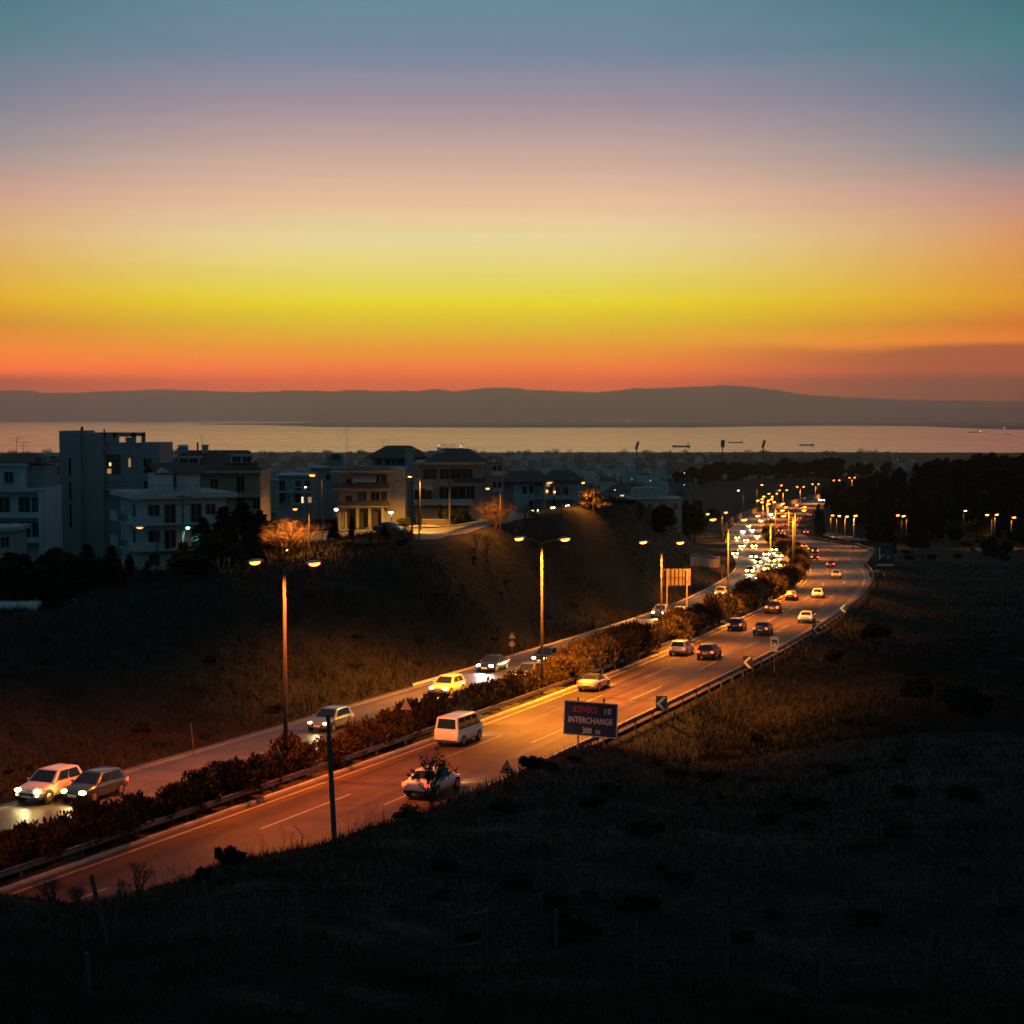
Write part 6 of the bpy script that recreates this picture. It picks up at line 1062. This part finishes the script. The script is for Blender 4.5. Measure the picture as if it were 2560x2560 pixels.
r, h = signpost('delineator', 'pair of small yellow and white delineator boards behind the arrow sign', 2196, 1428, 345); O('board', MB().box(-.5, .1, -.02, .02, h - .3, h + .3).mesh('board', M_yel), r); O('board', MB().box(.15, .6, -.02, .02, h - .3, h + .25).mesh('board', M_yel), r); O('post', MB().tube([(0, .05, -1), (0, .05, h)], .05, 6).mesh('post', M_galv), r)
r, h = signpost('arrow_sign', 'small orange-lit arrow plates stacked left of the large panel', 2177, 1371, 470)
for i, (m, z, w_) in enumerate(((M_white, 0, 1.7), (M_red, -1.1, 1.2), (M_red, -2.0, 1.1))): O('plate', MB().prism([(-.9, z - .36), (w_ - .9, z - .36), (w_ - .55, z), (w_ - .9, z + .36), (-.9, z + .36)], -.03, .03).mesh('plate', m), r, (0, 0, h))
O('post', MB().tube([(-.4, .08, -1), (-.4, .08, h + .4)], .07, 6).mesh('post', M_galv), r)
r, h = signpost('keep_right_sign', 'blue round sign over stacked chevrons on the island nose', 2076, 1361, 545)
O('disc', MB().tube([(0, -.03, h + .9), (0, .03, h + .9)], .42, 16).mesh('disc', mat('sign_cyan', (.05, .25, .40), .5)), r)
for z in (-.1, -.75): O('chevron', MB().prism([(-.42, z - .25), (0, z + .1), (.42, z - .25), (.42, z + .05), (0, z + .42), (-.42, z + .05)], -.03, .03).mesh('chevron', M_yel), r, (0, 0, h))
O('post', MB().tube([(0, .06, -1), (0, .06, h + 1)], .05, 6).mesh('post', M_galv), r)
# ---------------------------------------------------------------- poles, wires
def upole(u, vt, D, lb, tilt=0, arm=True, rad=.13):
    x = ux(u, D); z0 = gz(x, D); h = float(at(u, vt, D)[2]) - z0; r = thing('utility_pole', lb, 'pole', (x, D, z0)); r.rotation_euler = (0, tilt, 0)
    O('shaft', MB().tube([(0, 0, -1), (0, 0, h * .5), (0, 0, h)], [rad, rad * .88, rad * .7], 8).mesh('shaft', M_pw), r)
    if arm:
        for q_, l_ in ((.25, .9), (1.1, .75)):
            a = O('crossarm', MB().box(-l_, l_, -.06, .06, h - q_ - .05, h - q_ + .05).mesh('crossarm', M_pw), r)
            for xx in (-l_ + .1, -.3, .3, l_ - .1): O('insulator', MB().tube([(xx, 0, h - q_ + .05), (xx, 0, h - q_ + .2)], [.04, .03], 6).mesh('insulator', M_back), a)
    return (x, D, z0 + h)
upole(831, 1787, 63, 'bare leaning wooden pole standing on the bank edge before the road', -.045, False, .11)
t1 = upole(1030, 1185, 207, 'wooden utility pole with crossarms at the lit street corner'); t2 = upole(455, 1236, 176, 'wooden utility pole with a crossarm in front of the white corner house'); t3 = upole(1124, 1200, 246, 'wooden utility pole in front of the villa')
def wire(a, b, lb, sag=.9, n_=14):
    pts = [(a[0] + (b[0] - a[0]) * t, a[1] + (b[1] - a[1]) * t, a[2] + (b[2] - a[2]) * t - .25 - sag * 4 * t * (1 - t)) for t in np.linspace(0, 1, n_)]; tag(O('overhead_wire', MB().tube(pts, .018, 4).mesh('overhead_wire', M_blk)), lb, 'wire')
wire(t1, t2, 'sagging overhead wire between the corner pole and the white house pole', 1.6); wire(t1, t3, 'overhead wire from the corner pole to the villa pole')
x, D = ux(464, 176), 175.4; r = thing('street_lamp', 'greenish white lamp mounted on the pole in front of the white house', 'street lamp', (x, D, gz(x, D))); h = float(at(470, 1320, D)[2]) - gz(x, D)
O('pole', MB().tube([(-.1, 0, -.5), (-.1, 0, h - .3), (.25, 0, h)], .04, 6).mesh('pole', M_pole), r); O('lamp_head', HEADS[.6][0], r, (.25, 0, h + .03)); O('lens', MB().blob((.3, -.1, h), (.2, .14, .12), 8, 5).mesh('lens', M_lens['green'], True), r); spot(r, (.3, -.2, h - .15), 500, (.4, 1, .8), 165)
for u, v, D, lb, ln in ((573, 1388, 168, 'small warm ground lamp among the dark trees', 'warm'), (764, 1218, 268, 'small white lamp on a balcony of the small balcony house', 'white'), (1332, 1292, 240, 'left garden light of the lit gate pair below the white-walled house', 'warm'), (1344, 1290, 240, 'right garden light of the lit gate pair below the white-walled house', 'warm'), (1379, 1294, 246, 'left garden light of the second pair on the crest', 'warm'), (1385, 1292, 246, 'right garden light of the second pair on the crest', 'warm'), (1416, 1295, 255, 'left bluish garden light below the orange pine', 'white'), (1422, 1292, 255, 'right bluish garden light below the orange pine', 'white'), (718, 1385, 186, 'tiny lamp at the foot of the glowing bare tree', 'warm')):
    p = at(u, v, D); x = float(p[0]); z0 = gz(x, D); h = float(p[2]) - z0; r = thing('garden_lamp', lb, 'lamp', (x, D, z0)); O('stem', MB().tube([(0, 0, -.5), (0, 0, max(h, .3))], .03, 5).mesh('stem', M_pole), r); O('bulb', MB().blob((0, 0, max(h, .3)), (.10, .10, .09), 8, 5).mesh('bulb', M_lens[ln], True), r); spot(r, (0, -.15, max(h, .3) + .1), 120, (1, .8, .5) if ln == 'warm' else (.8, .95, 1), 170)
# ---------------------------------------------------------------- fence in the foreground grass
fence = thing('wire_fence', 'old post and wire fence crossing the foreground grass', 'fence', (0, 0, 0)); tops = []
for u, vt, vb, lean in ((-120, 2190, 2380, 0), (228, 2186, 2378, 34), (510, 2203, 2388, 16), (736, 2214, 2390, 10), (938, 2226, 2402, 3), (1119, 2262, 2436, 0), (1213, 2278, 2438, 0), (1389, 2296, 2460, 2), (1592, 2338, 2484, 3), (1820, 2345, 2512, 4), (2060, 2350, 2515, 2), (2330, 2352, 2520, 0), (2640, 2360, 2525, 0)):
    D = 40.; u2 = u + lean; x = ux(u2, D); z0 = gz(x, D); tp = at(u, vt, D); tp[2] = max(tp[2], z0 + 1.3); r_ = .062 if u in (228, 510, 1119, 1213) else .045
    O('post', MB().tube([(x, D, z0 - .4), tuple(tp)], [r_, r_ * .9], 7).mesh('post', M_pw), fence); tops.append((Vector(tp), Vector((x, D, z0))))
M_wire = mat('rusty_wire', (.03, .025, .02), .8)
for t in (.12, .38, .64, .88):
    for i, ((a, a0), (b_, b0)) in enumerate(zip(tops[:-1], tops[1:])):
        if i == 5: continue
        p0, p1 = a.lerp(a0, t), b_.lerp(b0, t); m_ = (p0 + p1) / 2 - Vector((0, 0, .05)); O('wire', MB().tube([p0, m_, p1], .0035, 3, cap=False).mesh('wire', M_wire), fence)
gt = thing('field_gate', 'dark field gate with two rails in the foreground fence', 'gate', tuple(tops[5][1])); a, b_ = tops[5][0] - tops[5][1], tops[6][0] - tops[5][1]
for t in (.12, .62): O('rail', MB().tube([Vector((.06, -.09, a.z * (1 - t) - .12)), Vector((b_.x, -.09, b_.z + .1 - a.z * t + .05))], .04, 6).mesh('rail', M_pw), gt)
for x in (.1, b_.x - .06): O('upright', MB().box(x - .03, x + .03, -.12, -.05, .15, a.z * .9).mesh('upright', M_pw), gt)
O('mesh_panel', MB().tube([(.1, -.08, a.z * .3), (b_.x - .08, -.08, a.z * .85)], .015, 4).mesh('mesh_panel', M_pw), gt)
for u, vt, D, lb, ln in ((272, 2222, 40.5, 'short thin post beside the leaning fence post', .12), (205, 2478, 33, 'dark stub of a post at the bottom left', -.06)):
    x = ux(u, D); z0 = gz(x, D); h = max(float(at(u, vt, D)[2]) - z0, 1.0); tag(O('old_post', MB().tube([(-ln, 0, -.5), (ln, 0, h)], [.05, .045], 7).mesh('old_post', M_pw), loc=(x, D, z0)), lb, 'post')
tag(O('stay_wire', MB().tube([tuple(tops[6][0] - Vector((0, 0, .2))), (ux(1275, 38.5), 38.5, gz(ux(1275, 38.5), 38.5))], .008, 4).mesh('stay_wire', M_wire)), 'slanting stay wire right of the field gate', 'wire')
# ---------------------------------------------------------------- ships on the gulf
M_hull = mat('ship_hull', (.06,.08,.09), .6); M_ship = mat('ship_superstructure', (.30,.33,.33), .6); M_sl = {k: mat('ship_light_' + k, (.9,.8,.6), .4, emit=c, estr=s) for k, c, s in (('warm', (1, .75, .35), 14), ('green', (.2, 1, .6), 5))}
def ship(lb, u0, u1, vw, flip=False, light='warm', cranes=0, big=1.0):
    M_hull = M_ship if cranes else globals()['M_hull']
    D = CZ * F / (vw - VH); L_ = (u1 - u0) / F * D; r = thing('cargo_ship', lb, 'ship', (ux((u0 + u1) / 2, D), D, 0)); s = 1 if not flip else -1; B_ = L_ * .08; Hh = L_ * .075 * big
    hull = [[(x * L_ * s, y * B_, z) for y, z in ((-w_ * .7, -1), (w_ * .7, -1), (w_, h_), (-w_, h_))] for x, w_, h_ in ((-.5, .12, Hh * 1.45), (-.44, .6, Hh * 1.25), (-.34, 1, Hh), (.34, 1, Hh), (.46, .95, Hh * 1.1), (.5, .8, Hh * 1.15))]
    O('hull', MB().loft(hull).mesh('hull', M_hull), r); br = O('bridge', MB().box(min(.33 * s, .46 * s) * L_, max(.33 * s, .46 * s) * L_, -B_ * .8, B_ * .8, Hh, Hh * 2.1).box(min(.36 * s, .44 * s) * L_, max(.36 * s, .44 * s) * L_, -B_ * .7, B_ * .7, Hh * 2.1, Hh * 2.9).mesh('bridge', M_ship), r)
    O('funnel', MB().tube([(.43 * s * L_, 0, Hh * 2.1), (.44 * s * L_, 0, Hh * 3.4)], L_ * .016, 8).mesh('funnel', M_hull), r); O('mast', MB().tube([(.385 * s * L_, 0, Hh * 2.9), (.385 * s * L_, 0, Hh * (5.2 if cranes else 3.8))], L_ * .005, 5).mesh('mast', M_hull), r); O('foremast', MB().tube([(-.42 * s * L_, 0, Hh), (-.42 * s * L_, 0, Hh * 2.2)], L_ * .005, 5).mesh('foremast', M_hull), r)
    for c in range(cranes): x = (-.22 + .30 * c) * L_ * s; O('gantry', MB().tube([(x - L_ * .08, 0, Hh), (x - L_ * .08, 0, Hh * 2.6), (x - L_ * .06, 0, Hh * 2.9), (x + L_ * .06, 0, Hh * 2.9), (x + L_ * .08, 0, Hh * 2.6), (x + L_ * .08, 0, Hh)], L_ * .012, 5).mesh('gantry', M_ship), r)
    for x, z in ((.36, 1.5), (.45, 1.7), (.40, 2.4), (-.42, 2.2)): O('deck_light', MB().blob((x * L_ * s, -B_ * .85 if x > 0 else 0, z * Hh), (L_ * .008,) * 3, 6, 4).mesh('deck_light', M_sl[light]), br if x > 0 else r)
ship('white cargo ship with two gantries and lit bridge behind the villa roof', 1093, 1159, 1125, cranes=2, light='warm'); ship('dark ship with green lights on its bridge', 1681, 1725, 1117, light='green', big=1.1); ship('long low freighter between two floodlight masts', 1820, 1857, 1107, light='green', big=.8); ship('freighter to the right of the floodlight masts', 1998, 2035, 1113.5, light='green', big=1.0); ship('faint small boat near the right edge of the gulf', 2418, 2452, 1081, big=.7); ship('faintest small boat at the far right of the gulf', 2504, 2526, 1085.5, big=.8)
# floodlight masts
for u, vt, D, lb in ((1592, 1105, 2000, 'leftmost floodlight mast leaning against the sea'), (1675, 1115, 2000, 'thin mast without lamps under the green-lit ship'), (1806, 1101, 2050, 'second floodlight mast, seen from the front'), (1908, 1102, 2050, 'rightmost floodlight mast standing against the sea')):
    x = ux(u, D); z0 = gz(x, D); h = float(at(u, vt, D)[2]) - z0; r = thing('floodlight_mast', lb, 'mast', (x, D, z0), 0); O('mast', MB().tube([(0, 0, -2), (0, 0, h * .9)], [1.0, .6], 8).mesh('mast', M_hull), r)
    if u != 1675: O('lamp_panel', MB().obox((.3, 0, h * .9 + 1), (2.3 if u == 1806 else 1.6, 0, 0), (0, .5, 0), (1.4 if u != 1806 else 0, 0, 4.6)).mesh('lamp_panel', M_hull), r)
# lights of the far shore and of the town
M_fl = mat('shore_light', (.9,.8,.6), .4, emit=(1, .70, .32), estr=4); fm = MB().blob((0, 0, 0), (5, 5, 4), 6, 4).mesh('light', M_fl); rs = random.Random(12)
sl = thing('shore_lights', 'scatter of tiny lights along the far low shore', 'lights', (0, 20000, 0))
for i in range(30):
    u, v = (rs.gauss(1548, 26), rs.uniform(1051, 1053)) if i < 13 else (rs.uniform(2380, 2560), rs.uniform(1056, 1072)) if i < 23 else (rs.choice((600, 635, 842, 1140, 1146, 1620, 1660, 2080)), rs.uniform(1053, 1062))
    p = at(u, v, min(CZ * F / (v - VH), 30000) * .98); O('light', fm, sl, (p[0], p[1] - 20000, p[2] + 8), scale=rs.uniform(.35, .8))
tm = {k: MB().blob((0, 0, 0), (1, 1, .8), 6, 4).mesh('lamp', m) for k, m in (('w', mat('town_lamp_white', (.9,.9,.9), .4, emit=(.8, .95, 1), estr=3.0)), ('y', M_tl2))}
for i in range(46):
    D = math.exp(rs.uniform(math.log(420), math.log(2600))); u = rs.uniform(1270, 1720) if i % 3 else rs.uniform(560, 1250); x = ux(u, D); s = D / F * rs.uniform(.5, 1.1)
    tag(O('town_lamp', tm['w' if i % 4 == 1 else 'y'], loc=(x, D, gz(x, D) + 7 + rs.random() * 5), scale=s), 'tiny glowing lamp among the dim houses of the town', 'lamp', 'tiny lamps of the town')
